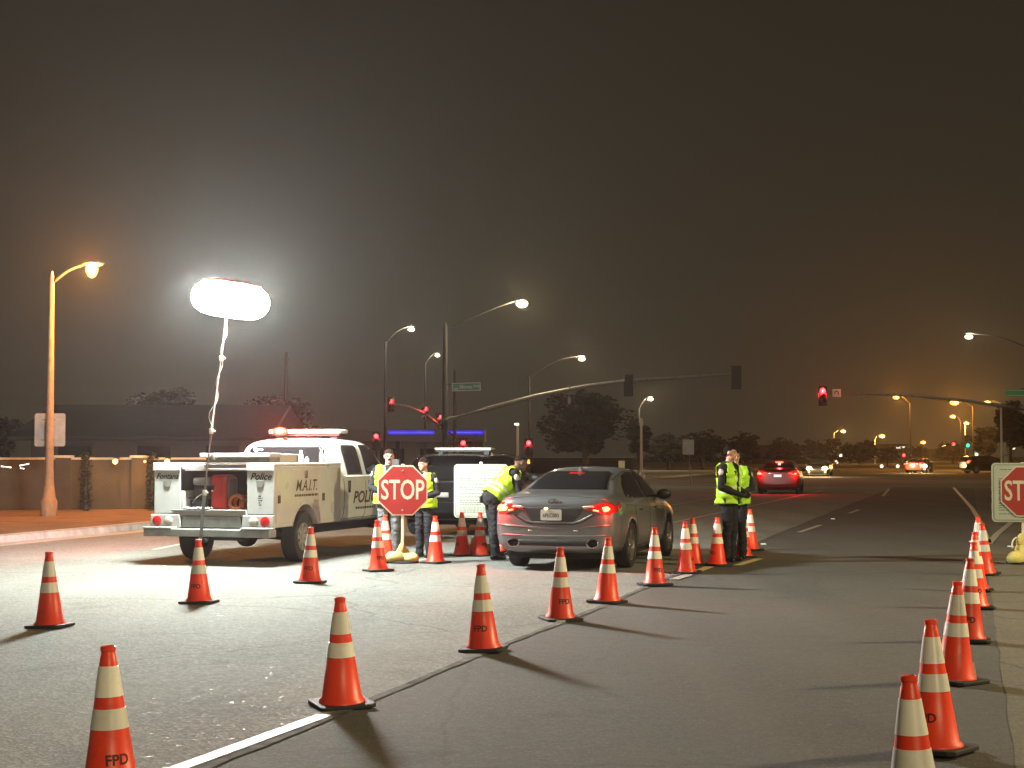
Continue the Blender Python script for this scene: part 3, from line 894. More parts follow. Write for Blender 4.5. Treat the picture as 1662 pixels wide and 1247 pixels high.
for px, lab in ((188, 'amber wall lamp nearest the left cypress on the tan wall'), (272, 'amber wall lamp just above the truck cabinet on the tan wall'), (236, 'small amber wall lamp beside the second cypress')):
    p = at(px, 748, YW - 0.02 if px != 236 else YW + 0.4)
    t = thing('wall_lamp', lab, 'lamp', p, 0, 'amber lamps on the tan wall')
    mb = MB(); mb.span(-0.06, 0.06, -0.02, 0.2, 0.05, 0.09); mb.build('hood', M['pole_dark'], t)
    mb = MB(); mb.ball((0, -0.06, -0.02), 0.075 if px != 236 else 0.035, 8, 6); mb.build('bulb', W_LAMP, t, smooth=60)
    lamp_light(t, (0, -.16, -.06), (1, .48, .10), 6.0 if px != 236 else 1.5, .02)
for i, (p0, p1) in enumerate((((2, 757), (18, 759)), ((32, 756), (47, 753)), ((33, 760), (39, 761)))):
    a_, c_ = at(*p0, YW - 0.3), at(*p1, YW - 0.3)
    mb = MB(); mb.tube([a_, c_], 0.022, 6)
    o = mb.build('tube_light', lens_mat('white_tube', (1, 0.95, 0.8), 2)); 
    tag(o, ('white tube light on the tan wall at the left edge', 'longer white tube light right of the edge one on the wall', 'short stub of white tube light on the tan wall')[i], 'light', 'white tube lights on the wall')
# house with a long dark roof
hx0, hx1 = at(28, HORIZON, 56).x, at(445, HORIZON, 56).x
t = thing('house', 'long low house with dark shingled roof behind the tan wall', 'house', ((hx0 + hx1) / 2, 60, 0))
w2 = (hx1 - hx0) / 2
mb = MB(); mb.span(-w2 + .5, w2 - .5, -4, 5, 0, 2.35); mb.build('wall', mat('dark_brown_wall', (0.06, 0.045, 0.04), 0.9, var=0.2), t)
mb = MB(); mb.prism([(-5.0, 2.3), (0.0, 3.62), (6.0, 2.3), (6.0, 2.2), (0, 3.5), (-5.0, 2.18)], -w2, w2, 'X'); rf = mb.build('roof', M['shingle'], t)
mb = MB()
for k in range(11):
    z = 2.32 + k * 0.118; y = -5.0 + (z - 2.3) / 1.32 * 5.0
    mb.box((0, y + .2, z + 0.065), (2 * w2 - 0.02, 0.46, 0.02), Matrix.Rotation(math.atan2(1.32, 5.0), 3, 'X'))
o = mb.build('shingle_courses', M['shingle'], rf); o['kind'] = 'stuff'
for x in (-w2 * .55, 0.3, w2 * .6):
    mb = MB(); mb.span(x - 0.6, x + 0.6, -4.05, -4.0, 1.0, 2.0); wi = mb.build('window', M['glass_dark'], t)
    mb = MB(); mb.span(x - 0.66, x + 0.66, -4.06, -4.03, 2.0, 2.06); mb.span(x - 0.66, x + 0.66, -4.06, -4.03, 0.94, 1.0); mb.build('frame', M['stucco'], wi)

# ------------------------------------------------------------------ trees
def leaf_cloud(mb, centre, rad, n, size, rnd, mi=0):
    for _ in range(n):
        while True:
            p = Vector((rnd.uniform(-1, 1), rnd.uniform(-1, 1), rnd.uniform(-1, 1)))
            if 0.15 < p.length < 1.0: break
        p = Vector((p.x * rad[0], p.y * rad[1], p.z * rad[2])) + Vector(centre)
        d = Vector((rnd.gauss(0, 1), rnd.gauss(0, 1), rnd.gauss(0, 0.7))).normalized()
        x, y = _frame(d); s = size * rnd.uniform(0.6, 1.4)
        mb.add([p - x * s, p - y * s * 0.45, p + x * s, p + y * s * 0.45], [(0, 1, 2, 3)], mi)

def tree(label, base, height, rx, n, trunk_h, seed, name='broadleaf_tree', leaf='leaf', size=0.16, lobes=22, group='trees'):
    rnd = random.Random(seed)
    t = thing(name, label, 'tree', base, 0, group)
    mb = MB()
    tr = 0.05 * rx + 0.06
    mb.tube([(0, 0, 0), (0.05, 0.02, trunk_h * 0.5), (0.0, 0.05, trunk_h), (0.1, 0, trunk_h + (height - trunk_h) * 0.5)], [tr * 1.4, tr, tr * 0.9, tr * 0.3], 8)
    tops = []
    for k in range(lobes):
        a = rnd.uniform(0, 6.283); rr_ = rx * math.sqrt(rnd.uniform(0.02, 1)) * 0.72
        zz = trunk_h + (height - trunk_h) * rnd.uniform(0.12, 0.86)
        sh = 1 - 0.45 * abs((zz - trunk_h) / (height - trunk_h) - 0.42)
        tops.append(Vector((math.cos(a) * rr_ * sh, math.sin(a) * rr_ * sh, zz)))
    for p in tops[:9]:
        s0 = Vector((0, 0, trunk_h * rnd.uniform(0.6, 1.0)))
        mb.tube(bez(s0, Vector((p.x * .4, p.y * .4, (s0.z + p.z) / 2 + .2)), p, 4), [tr * 0.55, tr * 0.45, tr * .35, tr * .22, tr * .1], 5)
    mb.build('trunk', M['bark'], t, smooth=40)
    mb = MB()
    for p in tops:
        r_ = rx * rnd.uniform(0.25, 0.45)
        leaf_cloud(mb, p, (r_, r_, r_ * 0.75), n // lobes, size, rnd)
    leaf_cloud(mb, (0, 0, trunk_h + (height - trunk_h) * .5), (rx * .55, rx * .55, (height - trunk_h) * .40), n // 9, size, rnd)
    c = mb.build('crown', M[leaf], t)
    return t

def tree_px(label, px, py_top, half_px, Y, n, seed, trunk=0.35, **kw):
    b = at(px, HORIZON, Y); b = Vector((b.x, b.y, 0.1))
    h = at(px, py_top, Y).z - 0.1
    rx = half_px / F * Y
    return tree(label, b, h, rx, n, h * trunk, seed, size=Y * 0.0016, **kw)
G_ = 'dark trees along the skyline'
tree_px('big round dark tree between the lamp and the pale post', 950, 632, 84, 124, 5200, 1, 0.28, group=G_)
tree_px('young green tree lit beside the pale oval-sign post', 1036, 680, 22, 112, 900, 2, 0.4, group=G_)
tree_px('dark tree rising above the house roof near the balloon pole', 262, 630, 70, 78, 3400, 3, 0.3, leaf='leaf_dark', group=G_)
tree_px('dark tree behind the red beacon of the truck', 455, 638, 72, 84, 3400, 4, 0.3, leaf='leaf_dark', group=G_)
tree_px('low dark tree between house and truck roof', 372, 652, 46, 88, 1600, 5, 0.3, leaf='leaf_dark', group=G_)
tree_px('dark tree at the left edge beyond the wall', 8, 668, 36, 64, 1200, 6, 0.3, leaf='leaf_dark', group=G_)
tree_px('low tree right of the pale post in the skyline', 1085, 706, 40, 165, 1000, 7, 0.25, leaf='leaf_dark', group=G_)
tree_px('low tree behind the blank road sign', 1140, 702, 44, 170, 1000, 8, 0.25, leaf='leaf_dark', group=G_)
tree_px('low tree left of the standing officers in the skyline', 1205, 704, 44, 175, 1000, 9, 0.25, leaf='leaf_dark', group=G_)
tree_px('low tree above the red-lit car', 1272, 712, 40, 180, 900, 10, 0.25, leaf='leaf_dark', group=G_)
tree_px('low tree above the oncoming headlights', 1335, 716, 36, 210, 900, 11, 0.25, leaf='leaf_dark', group=G_)
tree_px('low far tree near the yellow street lamps', 1395, 719, 34, 250, 800, 12, 0.25, leaf='leaf_dark', group=G_)
tree_px('small brown tree in the far median', 1440, 727, 20, 230, 600, 13, 0.3, group=G_)
tree_px('tall dark tree behind the right stop sign', 1640, 640, 38, 140, 2400, 14, 0.25, leaf='leaf_dark', group=G_)
tree_px('dark tree left of the white far pole', 1600, 690, 26, 190, 900, 15, 0.3, leaf='leaf_dark', group=G_)
tree_px('dark far tree behind the far signals', 1480, 724, 26, 330, 600, 16, 0.25, leaf='leaf_dark', group=G_)
tree_px('dark far tree below the small orange lamps', 1545, 722, 30, 360, 600, 17, 0.25, leaf='leaf_dark', group=G_)

def cypress(label, px, half_px, Y, seed):
    b = at(px, HORIZON, Y); b = Vector((b.x, b.y, 0.15)); rnd = random.Random(seed)
    t = thing('cypress', label, 'tree', b, 0, 'columnar cypress trees by the wall')
    mb = MB(); mb.tube([(0, 0, 0), (0, 0, 1.5)], [0.05, 0.03], 6); mb.build('trunk', M['bark'], t)
    mb = MB(); rx = half_px / F * Y
    for k in range(14):
        z = 0.1 + k * 0.105; r_ = rx * (0.9 if k < 11 else 0.75)
        leaf_cloud(mb, (0, 0, z), (r_, r_, 0.14), 70, 0.045, rnd)
    mb.build('crown', M['leaf_dark'], t)
cypress('clipped dark cypress standing alone before the tan wall', 140, 12, YW - 0.5, 21)
cypress('dark cypress half hidden by the truck rear cabinet', 248, 13, YW - 0.5, 22)

# ------------------------------------------------------------------ petrol station canopy with blue neon
YC = 138.0
c0 = at(588, HORIZON, YC)
t = thing('petrol_station_canopy', 'petrol station canopy edged with blue neon behind the truck', 'canopy', (c0.x, YC, 0))
x0, x1 = (392 - 588) / F * YC, (786 - 588) / F * YC
zt = at(588, 697, YC).z; zb = at(588, 716, YC).z
mb = MB(); mb.span(x0, x1, 0, 9, zb, zt); mb.build('fascia', mat('canopy_fascia', (0.36, 0.30, 0.26), 0.7, var=0.1), t)
BLUE = lens_mat('blue_neon', (0.012, 0.004, 0.8), 1.0)
for a_, c_ in ((630, 704), (722, 785)):
    xa, xc = (a_ - 588) / F * YC, (c_ - 588) / F * YC
    mb = MB(); mb.span(xa, xc, -0.05, -0.003, (zb * .42 + zt * .58), (zb * .12 + zt * .88)); nb = mb.build('blue_neon_band', BLUE, t)
    mb = MB(); mb.span(xa + 0.2, xc - 0.2, -0.09, -0.055, (zb * .30 + zt * .70), (zb * .24 + zt * .76)); mb.build('neon_tube', lens_mat('blue_neon_core', (0.08, 0.06, 1.0), 1.6), nb)
for px in (403, 432):
    xa = (px - 588) / F * YC
    mb = MB(); mb.span(xa - .3, xa + .3, -0.05, -0.003, zb + 0.2, zb + 0.42); mb.build('blue_neon_band', BLUE, t)
for px in (430, 520, 640, 760):
    xa = (px - 588) / F * YC
    mb = MB(); mb.span(xa - 0.2, xa + 0.2, 4, 4.4, 0.1, zb); mb.build('column', M['stucco'], t)
t2 = thing('petrol_station_shop', 'low station shop under the blue neon canopy', 'building', (c0.x + 1.5, YC + 15, 0))
mb = MB(); mb.span(-7, 9, 0, 6, 0, 3.1); mb.build('wall', mat('shop_wall', (0.2, 0.17, 0.14), 0.9), t2)
mb = MB(); mb.span(-7.2, 9.2, -0.2, 6.2, 3.1, 3.4); mb.build('roof', M['shingle'], t2)
for x in (-4, 0, 4):
    mb = MB(); mb.span(x - 1.2, x + 1.2, -0.03, -0.004, 0.6, 2.4); mb.build('window', M['glass_dark'], t2)

# low tan wall behind the round tree and small lit box
c0 = at(905, HORIZON, 132)
t = thing('boundary_wall', 'low tan boundary wall behind the round tree', 'wall', (c0.x, 132, 0.15))
mb = MB(); mb.span(-4.5, 6.5, 0, 0.2, 0, 1.35); mb.build('panel', M['stucco'], t)
mb = MB(); mb.span(-4.55, 6.55, -0.04, 0.24, 1.35, 1.43); mb.build('coping', M['concrete'], t)
c0 = at(1009, 757, 112)
t = thing('utility_cabinet', 'small pale utility box on the far corner', 'utility box', (c0.x, 112, 0.15))
mb = MB(); mb.span(-.22, .22, -.2, .2, 0, 1.15); mb.build('box', mat('pale_cabinet', (0.6, 0.56, 0.4), 0.5), t, bevel=0.02)
mb = MB(); mb.span(-.18, .18, -.215, -.203, .1, 1.05); mb.build('door', mat('pale_cabinet_door', (0.66, 0.62, 0.45), 0.5), t)

# far buildings down the road
def far_block(label, px0, px1, py_top, Y, col):
    a_, c_ = at(px0, HORIZON, Y), at(px1, HORIZON, Y)
    h = at(px0, py_top, Y).z
    t = thing('far_building', label, 'building', ((a_.x + c_.x) / 2, Y, 0), 0, 'far dark buildings')
    w = (c_.x - a_.x) / 2
    mb = MB(); mb.span(-w, w, 0, 14, 0, h); mb.build('wall', mat('far_wall', col, 0.9), t)
    mb = MB(); mb.span(-w - .3, w + .3, -0.3, 14.3, h, h + 0.5); mb.build('roof', M['shingle'], t)
    nW = max(2, int(w))
    for k in range(nW):
        x = -w + (k + .5) * 2 * w / nW
        mb = MB(); mb.span(x - 0.6, x + 0.6, -0.04, -0.004, h * .35, h * .7); mb.build('window', M['glass_dark'], t)
    return t
far_block('dark far building left of the far red signal', 1446, 1474, 724, 420, (0.05, 0.04, 0.035))
far_block('dark low building behind the oncoming headlights', 1220, 1330, 727, 300, (0.06, 0.045, 0.04))
t = far_block('dark far building left of the far green light', 1500, 1540, 731, 520, (0.05, 0.04, 0.035))
p = at(1462, 726.5, 415)
mb = MB(); mb.box(p, (2.3, 0.2, 0.42)); o = mb.build('lit_sign', lens_mat('white_sign', (1, 0.9, 0.8), 1.6)); tag(o, 'small white lit sign high on a far dark building', 'sign')
# far signals down the road
def far_signal(label, px, py, Y, litm, lit, sc=2.0):
    b = at(px, HORIZON, Y); b = Vector((b.x, b.y, 0))
    t = thing('far_signal', label, 'traffic signal', b)
    z = at(px, py, Y).z
    mb = MB(); mb.lathe([(0.15, 0), (0.09, 0.3), (0.08, z + .5)], 8); mb.build('pole', M['pole_dark'], t)
    signal_head(t, (0, -0.2, z - (0.34, 0, -0.34)[lit] * sc), 0, lit, litm, sc, r=0.17)
far_signal('far signal with green light left of the dark parked SUV', 1570, 723, 260, L_GREEN, 2, 1.7)
far_signal('far red signal below the row of street lamps', 1547, 721, 330, L_RED, 0, 2.0)
far_signal('low far red signal in the middle of the road end', 1466, 739, 300, L_RED, 0, 1.8)
# small far lights: lit lamps of lots and verandas
L_SMALL = lens_mat('small_far_light', (1, 0.85, 0.6), 2)
k = 0
for px, py, Y, lab in ((1358, 750, 260, 'tiny white bollard light right of the oncoming car'), (1365, 740, 260, 'tiny white lamp above the bollard light'), (1431, 757, 200, 'small white bollard light in the far median'),
                  (1457, 757, 210, 'small white bollard light left of the far red signal'), (1585, 738, 240, 'small round white lamp beside the far green signal'), (1343, 748, 300, 'small warm light cluster lamp above the oncoming car'),
                  (1645, 727, 170, 'small white lamp by the right dark tree')):
    p = at(px, py, Y)
    t = thing('bollard_light', lab, 'light', (p.x, p.y, 0), 0, 'small far lights')
    mb = MB(); mb.tube([(0, 0, 0), (0, 0, p.z)], 0.05, 6); mb.build('post', M['pole_dark'], t)
    mb = MB(); mb.ball((0, 0, p.z), 0.0011 * Y, 8, 6); mb.build('lens', L_SMALL, t, smooth=60)
# ================================================================== vehicle tools
def loft_body(name, stations, m, parent, arches=(), sub=2, arch_r=0.37, crease=None):
    """stations: (y, [(x, z) half profile from bottom centre to top centre]); mirrored, capped, smoothed, wheel arches cut"""
    n = len(stations[0][1]); ring = 2 * (n - 1)
    vs = []; fs = []
    for y, prof in stations:
        for x, z in prof: vs.append((x, y, z))
        for x, z in reversed(prof[1:-1]): vs.append((-x, y, z))
    for i in range(len(stations) - 1):
        for k in range(ring):
            k2 = (k + 1) % ring
            fs.append((i * ring + k, i * ring + k2, (i + 1) * ring + k2, (i + 1) * ring + k))
    def cap(i):
        o = i * ring
        for k in range(n - 1):
            a, b = o + k, o + k + 1
            c = o + (ring - k - 1) % ring if k + 1 < n - 1 else o + n - 1
            d = o + (ring - k) % ring
            idx = []
            for q in (a, b, c, d):
                if q not in idx: idx.append(q)
            fs.append(tuple(idx))
    cap(0); cap(len(stations) - 1)
    mb = MB(); mb.add(vs, fs)
    me = mb.mesh(name, m)
    o = bpy.data.objects.new('tmp', me); C.objects.link(o)
    s = o.modifiers.new('s', 'SUBSURF'); s.levels = sub; s.render_levels = sub
    cutters = []
    for (y, z, r_, xi) in arches:
        for sgn in (-1, 1):
            cb = MB(); cb.lathe([(r_, xi * sgn), (r_, 1.6 * sgn)], 28, (0, y, z), 'X')
            co = bpy.data.objects.new('cut', cb.mesh('cut', M['under'])); C.objects.link(co)
            b = o.modifiers.new('b', 'BOOLEAN'); b.operation = 'DIFFERENCE'; b.object = co; b.solver = 'EXACT'
            cutters.append(co)
    res = evaluated_mesh(o)
    for c in cutters + [o]: bpy.data.objects.remove(c)
    res.name = name
    res.materials.clear(); res.materials.append(m)
    smooth_mesh(res, 38)
    ob = link(name, res, parent)
    bm = bmesh.new(); bm.from_mesh(res); bmesh.ops.triangulate(bm, faces=bm.faces)
    bvh = BVHTree.FromBMesh(bm); bm.free()
    return ob, bvh

def surf(bvh, a, b, axis, sgn, off):
    """project a 2-D point onto the body; axis X: (y,z) from the side sgn; axis Y: (x,z) from rear (-1) or front (+1)"""
    if axis == 'X': o_, d = Vector((3.0 * sgn, a, b)), Vector((-sgn, 0, 0))
    elif axis == 'Y': o_, d = Vector((a, -3.0 if sgn < 0 else 9.0, b)), Vector((0, -sgn, 0))
    else: o_, d = Vector((a, b, 4.0)), Vector((0, 0, -1))
    h, nrm, _, _ = bvh.ray_cast(o_, d)
    if h is None:
        h, nrm, _, _ = bvh.find_nearest(Vector((0.5 * sgn, a, b)) if axis == 'X' else Vector((a, 0 if sgn < 0 else 4.5, b)))
    if nrm.dot(d) > 0: nrm = -nrm
    return h + nrm * off

def decal(name, bvh, poly, axis, sgn, m, parent, off=0.005, step=0.06, smooth=50):
    pts = []
    n = len(poly)
    for i in range(n):
        p, q = Vector(poly[i]), Vector(poly[(i + 1) % n])
        k = max(1, int((q - p).length / step))
        for j in range(k): pts.append(p + (q - p) * j / k)
    nb = len(pts)
    xs = [p.x for p in pts]; zs = [p.y for p in pts]
    def inside(p):
        c = False; j = nb - 1
        for i in range(nb):
            if (pts[i].y > p.y) != (pts[j].y > p.y) and p.x < (pts[j].x - pts[i].x) * (p.y - pts[i].y) / (pts[j].y - pts[i].y) + pts[i].x: c = not c
            j = i
        return c
    x = min(xs) + step * .5
    while x < max(xs):
        z = min(zs) + step * .5
        while z < max(zs):
            p = Vector((x, z))
            if inside(p) and min((p - q).length for q in pts[:nb]) > step * 0.45: pts.append(p)
            z += step
        x += step
    res = delaunay_2d_cdt(pts, [], [list(range(nb))], 1, 1e-5)
    mb = MB()
    mb.add([surf(bvh, p.x, p.y, axis, sgn, off) for p in res[0]], [tuple(f) for f in res[2]])
    o = mb.build(name, m, parent, smooth=smooth)
    s = o.modifiers.new('t', 'SOLIDIFY'); s.thickness = 0.006; s.offset = 1
    return o

def seam(name, bvh, pts, axis, sgn, m, parent, w=0.006, off=0.002):
    """a panel gap or trim bead following the body"""
    P = []
    for p, q in zip(pts, pts[1:]):
        p, q = Vector(p), Vector(q); k = max(1, int((q - p).length / 0.06))
        for j in range(k): P.append(p + (q - p) * j / k)
    P.append(Vector(pts[-1]))
    mb = MB(); mb.tube([surf(bvh, p.x, p.y, axis, sgn, off) for p in P], w, 5)
    return mb.build(name, m, parent, smooth=60)

def wheel(parent, x, y, r, w, sgn, spokes=5, rim_frac=0.68, rim_m='alloy'):
    mb = MB()
    o_ = w / 2
    prof = [(r * rim_frac, -o_ * .8), (r * .86, -o_), (r * .96, -o_ * .92), (r, -o_ * .6), (r, o_ * .6), (r * .96, o_ * .92), (r * .86, o_), (r * rim_frac, o_ * .8), (r * rim_frac * .95, 0)]
    mb.lathe(prof, 28, (0, 0, 0), 'X', caps=True)
    t = mb.build('wheel', M['tyre'], parent, smooth=35)
    t.location = (x, y, r)
    ro = r * rim_frac
    mb = MB()
    face = sgn * o_ * 0.62
    mb.lathe([(ro * 0.99, sgn * o_ * .82), (ro * 0.93, sgn * o_ * .80), (ro * .88, face * 0.6)], 28, (0, 0, 0), 'X', caps=False)
    mb.lathe([(0.02, face * 1.22), (ro * .2, face * 1.18), (ro * .24, face * .8)], 12, (0, 0, 0), 'X')
    for k in range(spokes):
        a = 2 * math.pi * k / spokes
        d = Vector((0, math.cos(a), math.sin(a))); q = Vector((0, -d.z, d.y))
        h0, h1 = ro * 0.13, ro * 0.17
        i0, i1 = d * ro * .15 + Vector((face, 0, 0)), d * ro * .95 + Vector((face * 1.12, 0, 0))
        dx = Vector((sgn * 0.02, 0, 0))
        mb.add([i0 - q * h0, i0 + q * h0, i1 + q * h1, i1 - q * h1, i0 - q * h0 - dx, i0 + q * h0 - dx, i1 + q * h1 - dx, i1 - q * h1 - dx],
               [(0, 1, 2, 3), (7, 6, 5, 4), (0, 4, 5, 1), (1, 5, 6, 2), (2, 6, 7, 3), (3, 7, 4, 0)])
    mb.build('rim', M[rim_m], t, smooth=35)
    mb = MB(); mb.lathe([(ro * .85, face * .3), (0.01, face * .3)], 20, (0, 0, 0), 'X', caps=False); mb.build('brake_disc', M['bumper_grey'], t)
    return t

def veh_prof(w, zb, zm, zbelt, ztop, wt, cabin):
    if cabin:
        return [(0, zb), (w * .80, zb), (w * .96, zb + .09), (w, zm), (w * .985, zbelt - .07), (w * .94, zbelt), (wt + (w * .94 - wt) * .30, zbelt + (ztop - zbelt) * .68), (wt, ztop - .035), (wt * .6, ztop - .005), (0, ztop)]
    return [(0, zb), (w * .80, zb), (w * .96, zb + .09), (w, zm), (w * .985, zbelt - .07), (w * .95, zbelt), (w * .86, ztop - .03), (w * .68, ztop - .012), (w * .4, ztop), (0, ztop + .004)]

# ================================================================== sedan at the checkpoint
def make_sedan(label, loc, rotz, paint, tail, group=None, detail=True, tail_m=None, braking=True):
    t = thing('sedan', label, 'car', loc, rotz, group)
    S = []
    def st(y, w, zb, zm, zbelt, ztop, wt=0, cab=False): S.append((y, veh_prof(w, zb, zm, zbelt, ztop, wt, cab)))
    st(0.00, .60, .42, .56, .80, .93)
    st(0.03, .80, .31, .56, .86, 1.01)
    st(0.14, .895, .25, .58, .91, 1.075)
    st(0.38, .915, .22, .60, .94, 1.10)
    st(0.66, .918, .20, .60, .955, 1.115)
    st(0.84, .918, .20, .60, .955, 1.17, .66, True)
    st(1.15, .918, .19, .60, .955, 1.305, .60, True)
    st(1.55, .916, .19, .60, .95, 1.405, .575, True)
    st(2.05, .915, .19, .60, .94, 1.462, .58, True)
    st(2.55, .915, .19, .60, .93, 1.462, .58, True)
    st(3.00, .915, .19, .60, .92, 1.395, .585, True)
    st(3.40, .912, .19, .60, .905, 1.22, .63, True)
    st(3.72, .91, .19, .60, .89, 1.03)
    st(4.10, .90, .20, .58, .84, .955)
    st(4.50, .87, .22, .56, .74, .86)
    st(4.72, .76, .26, .52, .64, .74)
    st(4.82, .52, .34, .48, .56, .62)
    wr = 0.335
    body, bvh = loft_body('body', S, paint, t, [(1.06, wr, 0.385, .55), (3.855, wr, 0.385, .55)])
    mb = MB(); mb.span(-.72, .72, .35, 4.6, .16, .34); mb.build('underbody', M['under'], t)
    for y in (1.06, 3.855):
        for s in (-1, 1): wheel(t, s * .80, y, wr, .215, s, 5 if detail else 5)
        mb = MB(); mb.span(-.70, .70, y - .3, y + .3, .25, .66); mb.build('wheel_well', M['under'], t)
    # glass
    rw = decal('rear_window', bvh, [(-.60, 1.135), (.60, 1.135), (.57, 1.16), (.495, 1.36), (.42, 1.385), (-.42, 1.385), (-.495, 1.36), (-.57, 1.16)], 'Y', -1, M['glass_dark'], t, 0.004, 0.07)
    for s in (-1, 1):
        decal('side_window', bvh, [(1.08, 1.03), (1.30, 1.0), (2.30, .985), (2.30, 1.375), (1.95, 1.375), (1.62, 1.325), (1.30, 1.19)], 'X', s, M['glass_dark'], t, 0.004, 0.09)
        decal('side_window', bvh, [(2.36, .985), (3.35, .975), (3.28, 1.05), (2.95, 1.285), (2.75, 1.355), (2.36, 1.378)], 'X', s, M['glass_dark'], t, 0.004, 0.09)
        if detail:
            seam('door_gap', bvh, [(2.33, .96), (2.33, .5), (2.30, .30)], 'X', s, M['under'], t, .006, 0)
            seam('door_gap', bvh, [(1.30, .97), (1.34, .75), (1.46, .5), (1.56, .30)], 'X', s, M['under'], t, .006, 0)
            seam('sill_gap', bvh, [(1.56, .30), (2.30, .30), (3.4, .30)], 'X', s, M['under'], t, .005, 0)
            seam('door_gap', bvh, [(3.42, .93), (3.45, .6), (3.4, .30)], 'X', s, M['under'], t, .006, 0)
            seam('crease_trim', bvh, [(.75, .925), (1.4, .90), (2.4, .845), (3.3, .80)], 'X', s, paint, t, .012, -.004)
            for y in (1.58, 2.62):
                p = surf(bvh, y, .83, 'X', s, .02); mb = MB(); mb.tube([p + Vector((0, -.1, 0)), p + Vector((s * .02, 0, 0)), p + Vector((0, .1, 0))], .014, 6); mb.build('door_handle', M['chrome'], t, smooth=50)
        p = surf(bvh, 3.22, .99, 'X', s, 0)
        mb = MB(); mb.ball(p + Vector((s * .13, 0, .03)), (.12, .075, .085), 12, 8); mb.tube([p + Vector((-s * .02, 0, -.01)), p + Vector((s * .1, 0, 0))], .03, 6)
        mb.build('mirror', M['black_plastic'] if detail else paint, t, smooth=50)
    decal('windscreen', bvh, [(-.62, 1.02), (.62, 1.02), (.52, 1.36), (-.52, 1.36)], 'Y', 1, M['glass_dark'], t, 0.004, 0.12)
    # tail lamps
    lamp_on = tail_m
    for s in (-1, 1):
        P = lambda pts: [(s * x, z) for x, z in pts]
        tl = decal('tail_light', bvh, P([(.44, .885), (.56, .935), (.72, .965), (.86, .955), (.882, .90), (.875, .835), (.80, .80), (.66, .81), (.55, .845)]), 'Y', -1, M['lens_red'], t, .006, .05)
        if braking:
            decal('brake_lamp', bvh, P([(.66, .895), (.72, .925), (.80, .925), (.845, .895), (.845, .855), (.79, .835), (.69, .845)] if s < 0 else [(.70, .90), (.76, .915), (.80, .88), (.78, .845), (.72, .85)]), 'Y', -1, tail, tl, .014, .04)
            decal('running_lamp', bvh, P([(.575, .858), (.66, .842), (.66, .862), (.60, .875)]), 'Y', -1, tail, tl, .014, .04)
        decal('reverse_lamp', bvh, P([(.42, .905), (.46, .882), (.60, .905), (.58, .925), (.47, .925)]), 'Y', -1, M['lens_clear'], tl, .016, .04)
        hl = decal('headlight', bvh, P([(.50, .62), (.78, .72), (.82, .78), (.68, .74), (.46, .66)]), 'Y', 1, M['lens_clear'], t, .006, .06)
    if detail:
        # boot lid shape, plate recess, bumper lines
        decal('plate_recess', bvh, [(-.46, .90), (.46, .90), (.40, .80), (.30, .70), (-.30, .70), (-.40, .80)], 'Y', -1, mat('plate_recess_shade', (0.03, 0.028, 0.03), .5), t, .004, .05)  # flat dark decal painted for the shade in the plate recess
        seam('boot_gap', bvh, [(-.56, .80), (-.40, .715), (-.30, .69), (.30, .69), (.40, .715), (.56, .80)], 'Y', -1, paint, t, .016, .004)
        seam('boot_gap', bvh, [(-.60, .80), (-.42, .695), (-.30, .665), (.30, .665), (.42, .695), (.60, .80)], 'Y', -1, M['under'], t, .007, .001)
        seam('boot_lip', bvh, [(-.80, 1.0), (-.6, 1.035), (-.3, 1.055), (0, 1.06), (.3, 1.055), (.6, 1.035), (.80, 1.0)], 'Y', -1, paint, t, .014, .0)
        seam('bumper_crease', bvh, [(-.82, .655), (-.4, .625), (0, .615), (.4, .625), (.82, .655)], 'Y', -1, paint, t, .014, -.003)
        dark = mat('dark_diffuser', (0.02, 0.02, 0.021), .6)
        decal('diffuser', bvh, [(-.62, .36), (.62, .36), (.68, .42), (.60, .45), (-.60, .45), (-.68, .42)], 'Y', -1, dark, t, .004, .06)
        seam('bumper_crease', bvh, [(-.82, .50), (-.72, .515), (-.4, .50), (.4, .50), (.72, .515), (.82, .50)], 'Y', -1, paint, t, .012, 0)
        for s in (-1, 1):
            p = surf(bvh, s * .575, .40, 'Y', -1, 0)
            mb = MB(); mb.lathe([(.045, .1), (.055, 0), (.062, -.02), (.052, -.025), (.046, .05)], 16, p + Vector((0, -.02, 0)), 'Y', caps=False)
            for v_i in range(len(mb.v)):
                x, y, z = mb.v[v_i]; mb.v[v_i] = (p.x + (x - p.x) * 1.5, y, z)
            ex = mb.build('exhaust_tip', M['chrome'], t, smooth=40)
            mb = MB(); mb.ball(p + Vector((0, .0, 0)), (.07, .02, .044)); mb.build('bore', M['under'], ex)
            decal('reflector', bvh, [(s * .30, .565), (s * .36, .565), (s * .36, .58), (s * .30, .58)], 'Y', -1, M['lens_clear'], t, .006, .05)
        p = surf(bvh, 0, .795, 'Y', -1, .02)
        mb = MB(); mb.prism([(x, z) for x, z in round_rect(.305, .152, .02)], p.y - .012, p.y - .004)
        for v_i in range(len(mb.v)): x, y, z = mb.v[v_i]; mb.v[v_i] = (x - .02, y, z + .795)
        pl = mb.build('licence_plate', mat('plate_white', (.62, .60, .55), .4), t)
        place_text('plate_lettering', '6PLC083', .075, M['lettering_dark'], pl, (-.02, p.y - .014, .785), (R(90), 0, 0), bold=.001, width=.85)
        mb = MB(); mb.ball((-.09, p.y - .02, .885), (.03, .012, .012)); mb.build('plate_lamp', lens_mat('plate_bulb', (1, .62, .25), 6), t)
        p = surf(bvh, 0, .975, 'Y', -1, .008)
        rm = MB(); rm.lathe([(.042, -.004), (.052, -.004), (.052, .004), (.042, .004)], 20, (0, 0, 0), 'Y', caps=False)
        rm.box((0, 0, 0), (.012, .008, .09), Matrix.Rotation(.5, 3, 'Y'))
